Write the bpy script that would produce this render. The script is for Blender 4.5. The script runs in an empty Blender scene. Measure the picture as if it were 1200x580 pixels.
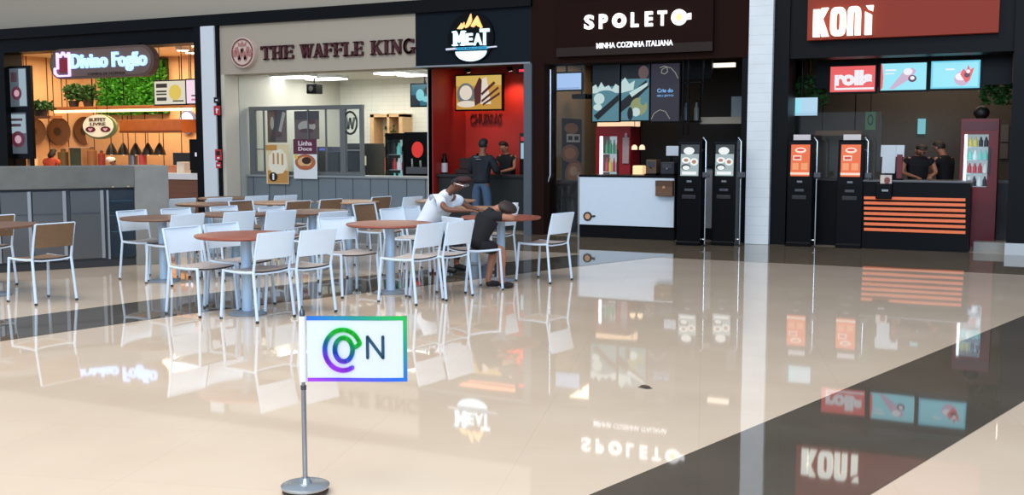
import bpy, bmesh, math, random
from mathutils import Vector, Matrix, Euler
random.seed(7)
sc = bpy.context.scene
COL = sc.collection

# ------------------------------------------------------------------ camera
CAM_H, CAM_F, CAM_T, CAM_YAW = 1.58, 1247.7, 0.0957463, 0.45696
cd = bpy.data.cameras.new('camera'); cam = bpy.data.objects.new('camera', cd); COL.objects.link(cam)
cam.location = (0, 0, CAM_H)
cam.rotation_euler = (math.pi/2 - CAM_T, 0, CAM_YAW)
cd.sensor_width = 36; cd.lens = 36*CAM_F/1200; cd.clip_end = 200
sc.camera = cam

# ------------------------------------------------------------------ light
def lin(c):
    r = []
    for v in c[:3]:
        v /= 255
        r.append(v/12.92 if v <= .04045 else ((v+.055)/1.055)**2.4)
    return tuple(r)+(1,)
w = bpy.data.worlds.new('daylight'); sc.world = w; w.use_nodes = True
bg = w.node_tree.nodes['Background']
bg.inputs[0].default_value = lin((208, 228, 252)); bg.inputs[1].default_value = 0.72
def area(name, loc, size, power, color, target=None, rot=None):
    l = bpy.data.lights.new(name, 'AREA'); l.shape = 'RECTANGLE'; l.size, l.size_y = size
    l.energy = power; l.color = lin(color)[:3]
    o = bpy.data.objects.new(name, l); COL.objects.link(o); o.location = loc
    if target is not None:
        o.rotation_euler = (Vector(target)-Vector(loc)).to_track_quat('-Z', 'Y').to_euler()
    elif rot: o.rotation_euler = rot
    return o
area('skylight', (-7, 2, 11.5), (16, 8), 2000, (255, 248, 238), target=(-7, 2, 0))
area('atrium_window', (3, -7, 6.5), (12, 6), 1900, (200, 226, 255), target=(-5, 14, 1))
vs = sc.view_settings
sc.display_settings.display_device = 'sRGB'
vs.view_transform = 'Standard'; vs.look = 'None'; vs.gamma = 1; vs.use_curve_mapping = False
vs.exposure = 0.0

# ------------------------------------------------------------------ picture <-> place
_F = Vector((-math.sin(CAM_YAW)*math.cos(CAM_T), math.cos(CAM_YAW)*math.cos(CAM_T), -math.sin(CAM_T)))
_R = Vector((math.cos(CAM_YAW), math.sin(CAM_YAW), 0)); _U = _R.cross(_F)
CAMP = Vector((0, 0, CAM_H))
def ray(x, y): return _F+_R*((x-600)/CAM_F)-_U*((y-290)/CAM_F)
def onY(x, y, Y): r = ray(x, y); return CAMP+r*(Y/r.y)
def onX(x, y, X): r = ray(x, y); return CAMP+r*(X/r.x)
def onZ(x, y, Z=0.): r = ray(x, y); return CAMP+r*((Z-CAM_H)/r.z)
def R(x0, y0, x1, y1, Y):
    ym, xm = (y0+y1)/2, (x0+x1)/2
    return onY(x0, ym, Y).x, onY(x1, ym, Y).x, onY(xm, y1, Y).z, onY(xm, y0, Y).z   # X0,X1,Z0,Z1

# ------------------------------------------------------------------ materials
_M = {}
def mat(name, c, rough=.5, metal=0., emit=0., var=.06, scale=12., bump=0., spec=.5, coat=0., ec=None):
    if name in _M: return _M[name]
    m = bpy.data.materials.new(name); m.use_nodes = True; nt = m.node_tree
    b = nt.nodes['Principled BSDF']; L = lin(c)
    b.inputs['Roughness'].default_value = rough; b.inputs['Metallic'].default_value = metal
    b.inputs['Specular IOR Level'].default_value = spec; b.inputs['Coat Weight'].default_value = coat
    tc = nt.nodes.new('ShaderNodeTexCoord'); n = nt.nodes.new('ShaderNodeTexNoise')
    n.inputs['Scale'].default_value = scale; n.inputs['Detail'].default_value = 3
    nt.links.new(tc.outputs['Object'], n.inputs['Vector'])
    mx = nt.nodes.new('ShaderNodeMix'); mx.data_type = 'RGBA'
    mx.inputs['A'].default_value = tuple(v*(1-var) for v in L[:3])+(1,)
    mx.inputs['B'].default_value = tuple(min(1, v*(1+var)) for v in L[:3])+(1,)
    nt.links.new(n.outputs['Fac'], mx.inputs['Factor'])
    nt.links.new(mx.outputs['Result'], b.inputs['Base Color'])
    if emit:
        b.inputs['Emission Color'].default_value = lin(ec) if ec else L
        b.inputs['Emission Strength'].default_value = emit
    if bump:
        bp = nt.nodes.new('ShaderNodeBump'); bp.inputs['Strength'].default_value = bump
        bp.inputs['Distance'].default_value = .01
        nt.links.new(n.outputs['Fac'], bp.inputs['Height']); nt.links.new(bp.outputs['Normal'], b.inputs['Normal'])
    _M[name] = m; return m
def screen(name, c, s=.9):            # lit pixels: dark glass that gives off light
    if name in _M: return _M[name]
    return mat(name, (12, 12, 14), .3, emit=s, ec=c)
def glass_mat():
    if 'glass' in _M: return _M['glass']
    m = bpy.data.materials.new('clear_glass'); m.use_nodes = True; nt = m.node_tree
    nt.nodes.remove(nt.nodes['Principled BSDF']); out = nt.nodes['Material Output']
    t = nt.nodes.new('ShaderNodeBsdfTransparent'); t.inputs[0].default_value = (.93, .96, .96, 1)
    g = nt.nodes.new('ShaderNodeBsdfGlossy'); g.inputs['Roughness'].default_value = .02
    fr = nt.nodes.new('ShaderNodeFresnel'); fr.inputs[0].default_value = 1.4
    mx = nt.nodes.new('ShaderNodeMixShader')
    nt.links.new(fr.outputs[0], mx.inputs[0]); nt.links.new(t.outputs[0], mx.inputs[1]); nt.links.new(g.outputs[0], mx.inputs[2])
    nt.links.new(mx.outputs[0], out.inputs[0]); _M['glass'] = m; return m
def stripes_mat(name, c, seam, pitch, width, rough=.5, axis='x', spec=.5, metal=0.):
    """boards with seams every `pitch` metres along an object axis ('x','y','z' or 'xz'/'yz' for tiles)"""
    if name in _M: return _M[name]
    m = mat(name, c, rough, metal, var=.1, scale=3, spec=spec); nt = m.node_tree; b = nt.nodes['Principled BSDF']
    src = b.inputs['Base Color'].links[0].from_socket
    tc = nt.nodes.new('ShaderNodeTexCoord'); sp = nt.nodes.new('ShaderNodeSeparateXYZ')
    nt.links.new(tc.outputs['Object'], sp.inputs[0]); fac = None
    for i, a in enumerate(axis):
        p = pitch[i] if isinstance(pitch, (tuple, list)) else pitch
        d = nt.nodes.new('ShaderNodeMath'); d.operation = 'DIVIDE'; d.inputs[1].default_value = p
        nt.links.new(sp.outputs['XYZ'.index(a.upper())], d.inputs[0])
        f = nt.nodes.new('ShaderNodeMath'); f.operation = 'FRACT'; nt.links.new(d.outputs[0], f.inputs[0])
        l = nt.nodes.new('ShaderNodeMath'); l.operation = 'LESS_THAN'; l.inputs[1].default_value = width/p
        nt.links.new(f.outputs[0], l.inputs[0])
        if fac is None: fac = l.outputs[0]
        else:
            x = nt.nodes.new('ShaderNodeMath'); x.operation = 'MAXIMUM'
            nt.links.new(fac, x.inputs[0]); nt.links.new(l.outputs[0], x.inputs[1]); fac = x.outputs[0]
    mx = nt.nodes.new('ShaderNodeMix'); mx.data_type = 'RGBA'
    nt.links.new(fac, mx.inputs['Factor']); nt.links.new(src, mx.inputs['A']); mx.inputs['B'].default_value = lin(seam)
    nt.links.new(mx.outputs['Result'], b.inputs['Base Color']); return m

# ------------------------------------------------------------------ object helpers
WM = {}
def empty(name, loc, rz=0.):
    o = bpy.data.objects.new(name, None); COL.objects.link(o); o.empty_display_size = .1
    o.location = loc; o.rotation_euler = (0, 0, rz)
    WM[o.name] = Matrix.Translation(loc) @ Matrix.Rotation(rz, 4, 'Z'); return o
def tag(o, label=None, cat=None, group=None, kind=None):
    if label: o['label'] = label
    if cat: o['category'] = cat
    if group: o['group'] = group
    if kind: o['kind'] = kind
    return o
def thing(name, loc, label, cat, group=None, rz=0.):
    return tag(empty(name, loc, rz), label, cat, group)
class MB:
    def __init__(s): s.v, s.f, s.m, s.cur = [], [], [], 0
    def mi(s, i): s.cur = i; return s
    def add(s, vs, fs):
        b = len(s.v); s.v += [tuple(v) for v in vs]
        for f in fs: s.f.append([b+i for i in f]); s.m.append(s.cur)
        return s
    def box(s, x0, x1, y0, y1, z0, z1):
        x0, x1 = sorted((x0, x1)); y0, y1 = sorted((y0, y1)); z0, z1 = sorted((z0, z1))
        vs = [(x, y, z) for z in (z0, z1) for y in (y0, y1) for x in (x0, x1)]
        return s.add(vs, [(0, 2, 3, 1), (4, 5, 7, 6), (0, 1, 5, 4), (2, 6, 7, 3), (0, 4, 6, 2), (1, 3, 7, 5)])
    def tube(s, pts, r, n=8, cap=True):
        pts = [Vector(p) for p in pts]; rs = r if isinstance(r, (list, tuple)) else [r]*len(pts)
        rings = []; up = None
        for i, p in enumerate(pts):
            a = pts[max(i-1, 0)]; c = pts[min(i+1, len(pts)-1)]; d = (c-a).normalized()
            if up is None: up = Vector((0, 0, 1)) if abs(d.z) < .9 else Vector((1, 0, 0))
            x = d.cross(up).normalized(); y = x.cross(d).normalized(); up = y
            rings.append([p+(x*math.cos(t)+y*math.sin(t))*rs[i] for t in [2*math.pi*k/n for k in range(n)]])
        vs = [v for r_ in rings for v in r_]; fs = []
        for i in range(len(pts)-1):
            for k in range(n):
                a, b_ = i*n+k, i*n+(k+1) % n
                fs.append((a, b_, b_+n, a+n))
        if cap: fs += [tuple(range(n))[::-1], tuple((len(pts)-1)*n+k for k in range(n))]
        return s.add(vs, fs)
    def lathe(s, cx, cy, prof, n=24):
        vs = []; fs = []
        for r, z in prof: vs += [(cx+r*math.cos(2*math.pi*k/n), cy+r*math.sin(2*math.pi*k/n), z) for k in range(n)]
        for i in range(len(prof)-1):
            for k in range(n): a, b_ = i*n+k, i*n+(k+1) % n; fs.append((a, b_, b_+n, a+n))
        fs += [tuple(range(n))[::-1], tuple((len(prof)-1)*n+k for k in range(n))]
        return s.add(vs, fs)
    def prism(s, poly, y0, y1):         # polygon in XZ, from y0 (front) to y1 (back)
        n = len(poly); vs = [(x, y0, z) for x, z in poly]+[(x, y1, z) for x, z in poly]
        fs = [tuple(range(n)), tuple(range(2*n-1, n-1, -1))]
        fs += [(i, i+n, (i+1) % n+n, (i+1) % n) for i in range(n)]
        return s.add(vs, fs)
    def prismx(s, poly, x0, x1):        # polygon in YZ
        n = len(poly); vs = [(x0, y, z) for y, z in poly]+[(x1, y, z) for y, z in poly]
        fs = [tuple(range(n)), tuple(range(2*n-1, n-1, -1))]
        fs += [(i, i+n, (i+1) % n+n, (i+1) % n) for i in range(n)]
        return s.add(vs, fs)
    def flat(s, poly3): return s.add(poly3, [tuple(range(len(poly3)))])
    def blob(s, c, r, n=10, seed=None, jit=0.):
        rx, ry, rz = r if isinstance(r, (tuple, list)) else (r, r, r); vs = [(c[0], c[1], c[2]-rz)]; fs = []
        h = n//2
        for i in range(1, h):
            t = math.pi*i/h-math.pi/2
            for k in range(n):
                j = 1+random.uniform(-jit, jit); a = 2*math.pi*k/n
                vs.append((c[0]+rx*j*math.cos(t)*math.cos(a), c[1]+ry*j*math.cos(t)*math.sin(a), c[2]+rz*j*math.sin(t)))
        vs.append((c[0], c[1], c[2]+rz))
        for k in range(n): fs.append((0, 1+(k+1) % n, 1+k))
        for i in range(h-2):
            for k in range(n): a = 1+i*n+k; b_ = 1+i*n+(k+1) % n; fs.append((a, b_, b_+n, a+n))
        L = len(vs)-1; b0 = 1+(h-2)*n
        for k in range(n): fs.append((b0+k, b0+(k+1) % n, L))
        return s.add(vs, fs)
    def xf(s, M, start=0):
        s.v = s.v[:start]+[tuple(M @ Vector(v)) for v in s.v[start:]]; return s
    def build(s, name, mats, parent=None, local=False, smooth=False, bevel=0, fixn=True):
        if not isinstance(mats, (list, tuple)): mats = [mats]
        vs = s.v
        if parent is not None and not local:
            inv = WM[parent.name].inverted(); vs = [tuple(inv @ Vector(v)) for v in vs]
        me = bpy.data.meshes.new(name); me.from_pydata(vs, [], s.f)
        for m in mats: me.materials.append(m)
        me.polygons.foreach_set('material_index', s.m)
        if fixn:
            bm = bmesh.new(); bm.from_mesh(me); bmesh.ops.recalc_face_normals(bm, faces=bm.faces); bm.to_mesh(me); bm.free()
        if smooth:
            me.polygons.foreach_set('use_smooth', [True]*len(me.polygons))
            try: me.set_sharp_from_angle(angle=math.radians(38))
            except Exception: pass
        o = bpy.data.objects.new(name, me); COL.objects.link(o)
        if parent is not None: o.parent = parent; WM[o.name] = WM[parent.name]
        else: WM[o.name] = Matrix.Identity(4)
        if bevel:
            b = o.modifiers.new('bevel', 'BEVEL'); b.width = bevel; b.segments = 2; b.limit_method = 'ANGLE'
        return o
def bx(name, m, parent, x0, x1, y0, y1, z0, z1, bevel=0, **k): return MB().box(x0, x1, y0, y1, z0, z1).build(name, m, parent, bevel=bevel, **k)
def struct(o): o['kind'] = 'structure'; return o
def ell(cx, cz, rx, rz, n=28, a0=0, a1=2*math.pi): 
    e = abs(a1-a0-2*math.pi) < 1e-6
    return [(cx+rx*math.cos(a0+(a1-a0)*k/(n if e else n-1)), cz+rz*math.sin(a0+(a1-a0)*k/(n if e else n-1))) for k in range(n)]
def text_mb(mb, s, rect, y0, y1, bold=0., spacing=1., shear=0.):
    """extruded lettering filling rect=(X0,X1,Z0,Z1), front face at y0"""
    c = bpy.data.curves.new('t', 'FONT'); c.body = s; c.extrude = .5; c.offset = bold; c.space_character = spacing
    c.resolution_u = 3; c.shear = shear; c.align_x = 'CENTER'
    o = bpy.data.objects.new('t', c); COL.objects.link(o); bpy.context.view_layer.update()
    me = bpy.data.meshes.new_from_object(o.evaluated_get(bpy.context.evaluated_depsgraph_get()))
    xs = [v.co.x for v in me.vertices]; ys = [v.co.y for v in me.vertices]
    ax, bxx, ay, by = min(xs), max(xs), min(ys), max(ys); X0, X1, Z0, Z1 = rect
    vs = [(X0+(v.co.x-ax)/(bxx-ax)*(X1-X0), y0 if v.co.z > 0 else y1, Z0+(v.co.y-ay)/(by-ay)*(Z1-Z0)) for v in me.vertices]
    mb.add(vs, [tuple(p.vertices) for p in me.polygons])
    bpy.data.objects.remove(o); bpy.data.meshes.remove(me); bpy.data.curves.remove(c); return mb
def stroke(mb, pts, wd, y0, y1):       # thick polyline in XZ
    for a, b in zip(pts[:-1], pts[1:]):
        d = Vector((b[0]-a[0], b[1]-a[1])); L = d.length or 1e-6; n = Vector((-d.y, d.x))/L*wd/2
        mb.prism([(a[0]-n.x, a[1]-n.y), (b[0]-n.x, b[1]-n.y), (b[0]+n.x, b[1]+n.y), (a[0]+n.x, a[1]+n.y)], y0, y1)
    for p in pts[1:-1]: mb.prism(ell(p[0], p[1], wd/2, wd/2, 10), y0, y1)
    return mb
# flat printed pictures: shapes in unit coordinates on a rect facing -Y
def art(mb, rect, y, items):
    """items: (mat index, 'e'|'r'|'p', params) drawn in order, each 1 mm nearer"""
    X0, X1, Z0, Z1 = rect; W, H = X1-X0, Z1-Z0
    for k, (mi, kind, p) in enumerate(items):
        mb.mi(mi); yy = y-.0012*(k+1)
        if kind == 'r': poly = [(p[0], p[1]), (p[2], p[1]), (p[2], p[3]), (p[0], p[3])]
        elif kind == 'e': poly = ell(*p, n=20)
        else: poly = p
        mb.flat([(X0+W*a, yy, Z0+H*b) for a, b in poly])
    mb.mi(0); return mb

# ================================================================== THE SETTING
D = 17.13
BEIGE = mat('wall_paint_greige', (176, 164, 146), .7, var=.02)
BLACK = mat('black_metal_cladding', (8, 10, 13), .45, var=.1, spec=.14)
BLACKP = mat('black_powder_coat', (5, 6, 9), .35, var=.1, spec=.14)
NAVY = mat('slate_fascia', (19, 27, 34), .7, var=.08, spec=.12)
def floor_material():
    m = bpy.data.materials.new('polished_porcelain'); m.use_nodes = True; nt = m.node_tree; b = nt.nodes['Principled BSDF']
    tc = nt.nodes.new('ShaderNodeTexCoord')
    n = nt.nodes.new('ShaderNodeTexNoise'); n.inputs['Scale'].default_value = 1.3; n.inputs['Detail'].default_value = 6
    nt.links.new(tc.outputs['Object'], n.inputs[0])
    cr = nt.nodes.new('ShaderNodeValToRGB'); cr.color_ramp.elements[0].position = .3; cr.color_ramp.elements[1].position = .7
    cr.color_ramp.elements[0].color = lin((212, 191, 168)); cr.color_ramp.elements[1].color = lin((220, 200, 177))
    nt.links.new(n.outputs['Fac'], cr.inputs[0])
    br = nt.nodes.new('ShaderNodeTexBrick'); br.offset = 0; br.inputs['Scale'].default_value = 1
    br.inputs['Brick Width'].default_value = .9; br.inputs['Row Height'].default_value = .9
    br.inputs['Mortar Size'].default_value = .0016; br.inputs['Mortar'].default_value = (.88, .87, .85, 1)
    br.inputs['Color1'].default_value = (1, 1, 1, 1); br.inputs['Color2'].default_value = (.985, .985, .985, 1)
    mp = nt.nodes.new('ShaderNodeMapping'); mp.inputs['Rotation'].default_value = (0, 0, math.radians(-16))
    nt.links.new(tc.outputs['Object'], mp.inputs[0]); nt.links.new(mp.outputs[0], br.inputs['Vector'])
    mx = nt.nodes.new('ShaderNodeMix'); mx.data_type = 'RGBA'; mx.blend_type = 'MULTIPLY'; mx.inputs['Factor'].default_value = 1
    nt.links.new(cr.outputs[0], mx.inputs['A']); nt.links.new(br.outputs['Color'], mx.inputs['B'])
    nt.links.new(mx.outputs['Result'], b.inputs['Base Color'])
    b.inputs['Roughness'].default_value = .03; b.inputs['IOR'].default_value = 1.8
    wv = nt.nodes.new('ShaderNodeTexNoise'); wv.inputs['Scale'].default_value = 1.1; wv.inputs['Detail'].default_value = 1
    nt.links.new(tc.outputs['Object'], wv.inputs[0])
    bp = nt.nodes.new('ShaderNodeBump'); bp.inputs['Strength'].default_value = .07; bp.inputs['Distance'].default_value = .01
    nt.links.new(wv.outputs['Fac'], bp.inputs['Height']); nt.links.new(bp.outputs[0], b.inputs['Normal'])
    return m
FLOORM = floor_material()
FDARK = FLOORM.copy(); FDARK.name = 'polished_dark_porcelain'
_cr = [n for n in FDARK.node_tree.nodes if n.type == 'VALTORGB'][0]
_cr.color_ramp.elements[0].color = lin((88, 80, 71)); _cr.color_ramp.elements[1].color = lin((98, 90, 80))
struct(bx('floor', FLOORM, None, -45, 14, -8, 24, -.1, 0))
FBROWN = FLOORM.copy(); FBROWN.name = 'polished_brown_porcelain'
_cb = [n for n in FBROWN.node_tree.nodes if n.type == 'VALTORGB'][0]
_cb.color_ramp.elements[0].color = lin((122, 106, 86)); _cb.color_ramp.elements[1].color = lin((132, 116, 95))
struct(bx('trim_1', FBROWN, None, -21.5, 6, 14.35, 17.0, -.02, .0015))
def ribbon(name, pts, m, z=.0022):
    mb = MB(); n = len(pts)
    vs = [(p[0], p[1], z) for p in pts]+[(p[2], p[3], z) for p in pts]
    mb.add(vs, [(i, i+1, n+i+1, n+i) for i in range(n-1)])
    vs2 = [(p[0], p[1], z-.02) for p in pts]+[(p[2], p[3], z-.02) for p in pts]
    mb.add(vs2, [(i, n+i, n+i+1, i+1) for i in range(n-1)])
    return struct(mb.build(name, m, None, fixn=False))
# left curved band: left edge x,y / right edge x,y
ribbon('trim_2', [(-9.2, 2.5, -8.1, 2.3), (-8.39, 6.53, -7.47, 5.8), (-8.06, 8.2, -7.10, 7.6), (-7.3, 10.6, -6.15, 10.3), (-6.35, 13.0, -5.32, 12.85), (-5.7, 14.8, -4.65, 14.76)], FDARK)
ribbon('trim_3', [(-4.1, -4, -2.75, -4), (-1.76, 4.37, -.62, 4.92), (-.95, 7.5, -.01, 7.22), (.03, 11.2, 1.0, 11.0), (1.0, 14.8, 2.0, 14.8)], FDARK)
# walls
struct(bx('wall_back', BEIGE, None, -45, -4.0, 17.3, 17.75, 4.2, 9))       # bulkhead above the shop fronts
struct(bx('wall_right', mat('dark_bulkhead', (10, 10, 11), .6, spec=.25), None, -4.0, 12, 17.3, 17.75, 3.9, 9))
struct(bx('trim_4', BLACK, None, -30, -8.0, 17.0, 17.6, 3.99, 4.22))        # black band over the first three shops
struct(bx('trim_5', BLACK, None, -30, -15.6, 17.1, 17.6, 3.69, 3.99))       # header of the first shop
struct(bx('trim_6', BLACK, None, -22.3, -21.45, 17.1, 17.6, 0, 3.69))
struct(bx('trim_7', BLACK, None, -15.66, -15.44, 17.02, 17.6, 0, 3.99))
WHITEP = mat('cool_white_paint', (222, 228, 232), .5, var=.02)
COLM = stripes_mat('white_column_tiles', (226, 231, 232), (200, 206, 208), (.15,), .006, .4, 'z')
struct(bx('trim_8', WHITEP, None, -15.44, -15.09, 16.98, 17.5, 0, 3.99))    # white post
struct(bx('trim_9', BLACK, None, -15.09, -15.02, 17.02, 17.5, 0, 3.99))
struct(bx('trim_10', COLM, None, -4.17, -3.79, 16.95, 17.6, 0, 9, bevel=.01))    # white column
struct(bx('trim_11', BLACK, None, -4.3, -4.17, 17.1, 17.6, 0, 4.2))
struct(bx('trim_12', BLACK, None, -3.79, -3.55, 17.05, 17.6, 0, 4.2))
struct(bx('trim_13', mat('grey_aluminium', (92, 100, 108), .4, .3), None, -8.13, -7.98, 17.0, 17.5, 0, 3.0))
BROWN = mat('dark_brown_cladding', (36, 20, 15), .8, var=.08, spec=.08)
struct(bx('trim_14', BROWN, None, -7.98, -7.76, 17.05, 17.6, 0, 3.0))
struct(bx('trim_15', BLACK, None, -.36, .9, 16.95, 17.6, .17, 4.2))
struct(bx('trim_16', mat('pale_plinth', (196, 200, 200), .5), None, -.37, .9, 16.93, 17.6, 0, .17))
struct(bx('trim_17', BLACK, None, -3.6, 6, 17.1, 17.6, 2.93, 5.2))          # header of the right shop
struct(bx('trim_18', BROWN, None, -8.02, -4.17, 17.08, 17.6, 2.98, 5.2))
struct(bx('trim_19', NAVY, None, -10.38, -8.02, 17.08, 17.6, 3.01, 3.99))
struct(bx('trim_20', BEIGE, None, -15.02, -10.38, 17.08, 17.6, 3.01, 3.99))
CREAM = mat('cream_paint', (214, 206, 190), .6, var=.03)
struct(bx('trim_21', CREAM, None, -15.02, -14.93, 17.08, 17.5, 0, 3.01))
struct(bx('trim_22', mat('brushed_aluminium', (160, 162, 165), .35, .7), None, -10.4, -8.02, 17.02, 17.08, 3.0, 3.03))

# ---- shop interiors (shells)
def shell(x0, x1, y1, h, wl, wb, wr, ce, fl, key, y0=17.6):
    struct(bx('wall_'+key+'_left', wl, None, x0-.1, x0, y0, y1, 0, h))
    struct(bx('wall_'+key+'_back', wb, None, x0-.1, x1+.1, y1, y1+.1, 0, h))
    struct(bx('wall_'+key+'_right', wr, None, x1, x1+.1, y0, y1, 0, h))
    struct(bx('ceiling_'+key, ce, None, x0-.1, x1+.1, y0, y1+.1, h, h+.1))
WOODP = stripes_mat('warm_wood_panels', (234, 192, 146), (92, 56, 32), (.62, .62), .035, .55, 'xy')
shell(-23.3, -15.6, 21, 3.85, WOODP, WOODP, mat('terracotta_wall', (190, 128, 92), .6), mat('cream_ceiling', (236, 220, 190), .7), FLOORM, 'grill')
TILEW = stripes_mat('white_wall_tiles', (226, 226, 216), (196, 196, 188), (.3, .3, .1), .004, .35, 'xyz')
shell(-15.0, -10.45, 21.2, 3.12, TILEW, TILEW, TILEW, mat('white_ceiling', (214, 214, 208), .7), FLOORM, 'waffle')
REDW = mat('red_wall', (150, 38, 30), .5, var=.18, scale=3)
shell(-10.33, -8.16, 18.9, 3.2, REDW, REDW, mat('dark_side_wall', (28, 22, 22), .6), mat('dark_ceiling', (26, 22, 22), .7), FLOORM, 'meat')
TAUPE = mat('taupe_wall', (140, 122, 98), .6, var=.05)
DARKW = mat('shade_charcoal_wall', (32, 31, 33), .6, var=.15)  # near-black colour stands in for the shade inside the dim shops
shell(-8.0, -4.1, 20.6, 3.2, TAUPE, DARKW, DARKW, mat('shade_black_ceiling', (18, 18, 19), .7), FLOORM, 'pasta')  # ceiling colour carries the shop's shade as well
DWALL2 = mat('umber_wall', (92, 84, 76), .6, var=.15)
shell(-4.0, .9, 20.4, 3.3, DARKW, DWALL2, DWALL2, _M['shade_black_ceiling'], FLOORM, 'temaki')

# ================================================================== SIGNS
# -- Divino Fogao
sg = thing('restaurant_sign', (-18.7, 16.95, 3.1), 'pill shaped brown hanging sign with glowing blue-white letters DIVINO FOGÃO', 'sign')
X0, X1, Z0, Z1 = R(60, 55, 182, 91, 16.9); r = (Z1-Z0)/2
pill = ell(X1-r, (Z0+Z1)/2, r, r, 14, -math.pi/2, math.pi/2)+ell(X0+r, (Z0+Z1)/2, r, r, 14, math.pi/2, 3*math.pi/2)
MB().prism(pill, 16.86, 17.02).build('board', mat('sign_board_brown', (92, 70, 60), .5), sg)
in_ = [((x-(X0+X1)/2)*.96+(X0+X1)/2, (z-(Z0+Z1)/2)*.86+(Z0+Z1)/2) for x, z in pill]
MB().prism(in_, 16.85, 16.87).build('face_panel', mat('sign_face_brown', (112, 88, 78), .5), sg)
NEON = mat('neon_blue_white', (190, 215, 255), .4, emit=1.25, ec=(150, 195, 255))
rc = R(82, 61, 171, 84, 16.8)
text_mb(MB(), 'Divino Fogão', (rc[0], rc[1], rc[2], rc[3]), 16.80, 16.86, bold=.03).build('lettering', NEON, sg)
MAG = mat('neon_violet', (225, 190, 255), .4, emit=1.6, ec=(205, 165, 255))
lr = R(63, 61, 80, 89, 16.8); lx = lambda a: lr[0]+(lr[1]-lr[0])*a; lz = lambda b: lr[2]+(lr[3]-lr[2])*b
mb = stroke(MB(), [(lx(0), lz(.32)), (lx(.2), lz(.32)), (lx(.2), lz(.95)), (lx(.4), lz(.8)), (lx(.6), lz(.98)), (lx(.8), lz(.8)), (lx(1), lz(.95)), (lx(1), lz(0)), (lx(.2), lz(0)), (lx(0), lz(.12)), (lx(0), lz(.32))], .035, 16.8, 16.85)
mb.build('emblem_outline', MAG, sg)
mb = MB().prism([(lx(.32), lz(.15)), (lx(.88), lz(.15)), (lx(.88), lz(.6)), (lx(.75), lz(.75)), (lx(.6), lz(.62)), (lx(.45), lz(.75)), (lx(.32), lz(.6))], 16.82, 16.86)
mb.build('emblem_stove', mat('emblem_red', (150, 30, 45), .5), sg)
rc = R(103, 84.5, 147, 87.5, 16.85)
text_mb(MB(), 'COMIDA DE FAZENDA', rc, 16.84, 16.86).build('slogan', mat('slogan_dark', (40, 26, 22), .5), sg)
MB().tube([(X0+.6, 16.95, Z1-.02), (X0+.6, 16.95, 3.72)], .012).tube([(X1-.6, 16.95, Z1-.02), (X1-.6, 17.12, 3.75)], .012).build('hanger', BLACKP, sg)

# -- The Waffle King: slab serif letters drawn stroke by stroke
sg = thing('restaurant_sign', (-12.7, 17.05, 3.2), 'maroon raised serif letters THE WAFFLE KING on a beige fascia', 'sign')
def serif_letter(mb, ch, x, z, w, h, y0, y1):
    T, t, sf = h*.21, h*.10, h*.09
    def P(a, b): return (x+a*w, z+b*h)
    def v(a, b0=0, b1=1, th=T, ser=(1, 1)):
        stroke(mb, [P(a, b0), P(a, b1)], th, y0, y1)
        sw = th*.5+h*.11
        if ser[0]: mb.prism([(x+a*w-sw, z+b0*h), (x+a*w+sw, z+b0*h), (x+a*w+sw, z+b0*h+sf), (x+a*w-sw, z+b0*h+sf)], y0, y1)
        if ser[1]: mb.prism([(x+a*w-sw, z+b1*h-sf), (x+a*w+sw, z+b1*h-sf), (x+a*w+sw, z+b1*h), (x+a*w-sw, z+b1*h)], y0, y1)
    def hline(a0, a1, b, th=t): stroke(mb, [P(a0, b), P(a1, b)], th, y0, y1)
    def d(a0, b0, a1, b1, th): stroke(mb, [P(a0, b0), P(a1, b1)], th, y0, y1)
    def sr(a, b): sw = h*.17; bb = z+b*h-(sf if b > .5 else 0); mb.prism([(x+a*w-sw, bb), (x+a*w+sw, bb), (x+a*w+sw, bb+sf), (x+a*w-sw, bb+sf)], y0, y1)
    if ch == 'T':
        v(.5, ser=(1, 0)); hline(0, 1, .94, h*.12); stroke(mb, [P(.04, .95), P(.04, .74)], t, y0, y1); stroke(mb, [P(.96, .95), P(.96, .74)], t, y0, y1)
    elif ch == 'H': v(.17); v(.83); hline(.17, .83, .5)
    elif ch == 'E':
        v(.2); hline(.2, .95, .95); hline(.2, .8, .52); hline(.2, .95, .05); d(.93, .95, .93, .74, t); d(.93, .05, .93, .28, t); d(.78, .4, .78, .64, t)
    elif ch == 'F':
        v(.2); hline(.2, .95, .95); hline(.2, .8, .5); d(.93, .95, .93, .72, t); d(.78, .38, .78, .62, t)
    elif ch == 'L': v(.2); hline(.2, .95, .05); d(.93, .05, .93, .34, t)
    elif ch == 'I': v(.5)
    elif ch == 'N': v(.16, th=t, ser=(1, 1)); v(.86, th=t, ser=(0, 1)); d(.16, .97, .86, .03, T)
    elif ch == 'K': v(.18); d(.25, .42, .82, .97, t); d(.42, .58, .88, .03, T); sr(.85, 1); sr(.88, 0)
    elif ch == 'A': d(.5, .98, .1, .03, t); d(.48, .98, .88, .03, T); hline(.28, .72, .33); sr(.1, 0); sr(.88, 0)
    elif ch == 'W':
        d(.08, .97, .3, .03, T); d(.3, .03, .5, .95, t); d(.46, .97, .7, .03, T); d(.7, .03, .92, .97, t); sr(.08, 1); sr(.48, 1); sr(.92, 1)
    elif ch == 'G':
        pts = [(x+w*.5+w*.4*math.cos(a), z+h*.5+h*.45*math.sin(a)) for a in [math.radians(q) for q in range(50, 321, 18)]]
        stroke(mb, pts, T*.8, y0, y1); v(.86, 0, .42, T*.8, (0, 1)); d(.86, .72, .86, .98, t)
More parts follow.
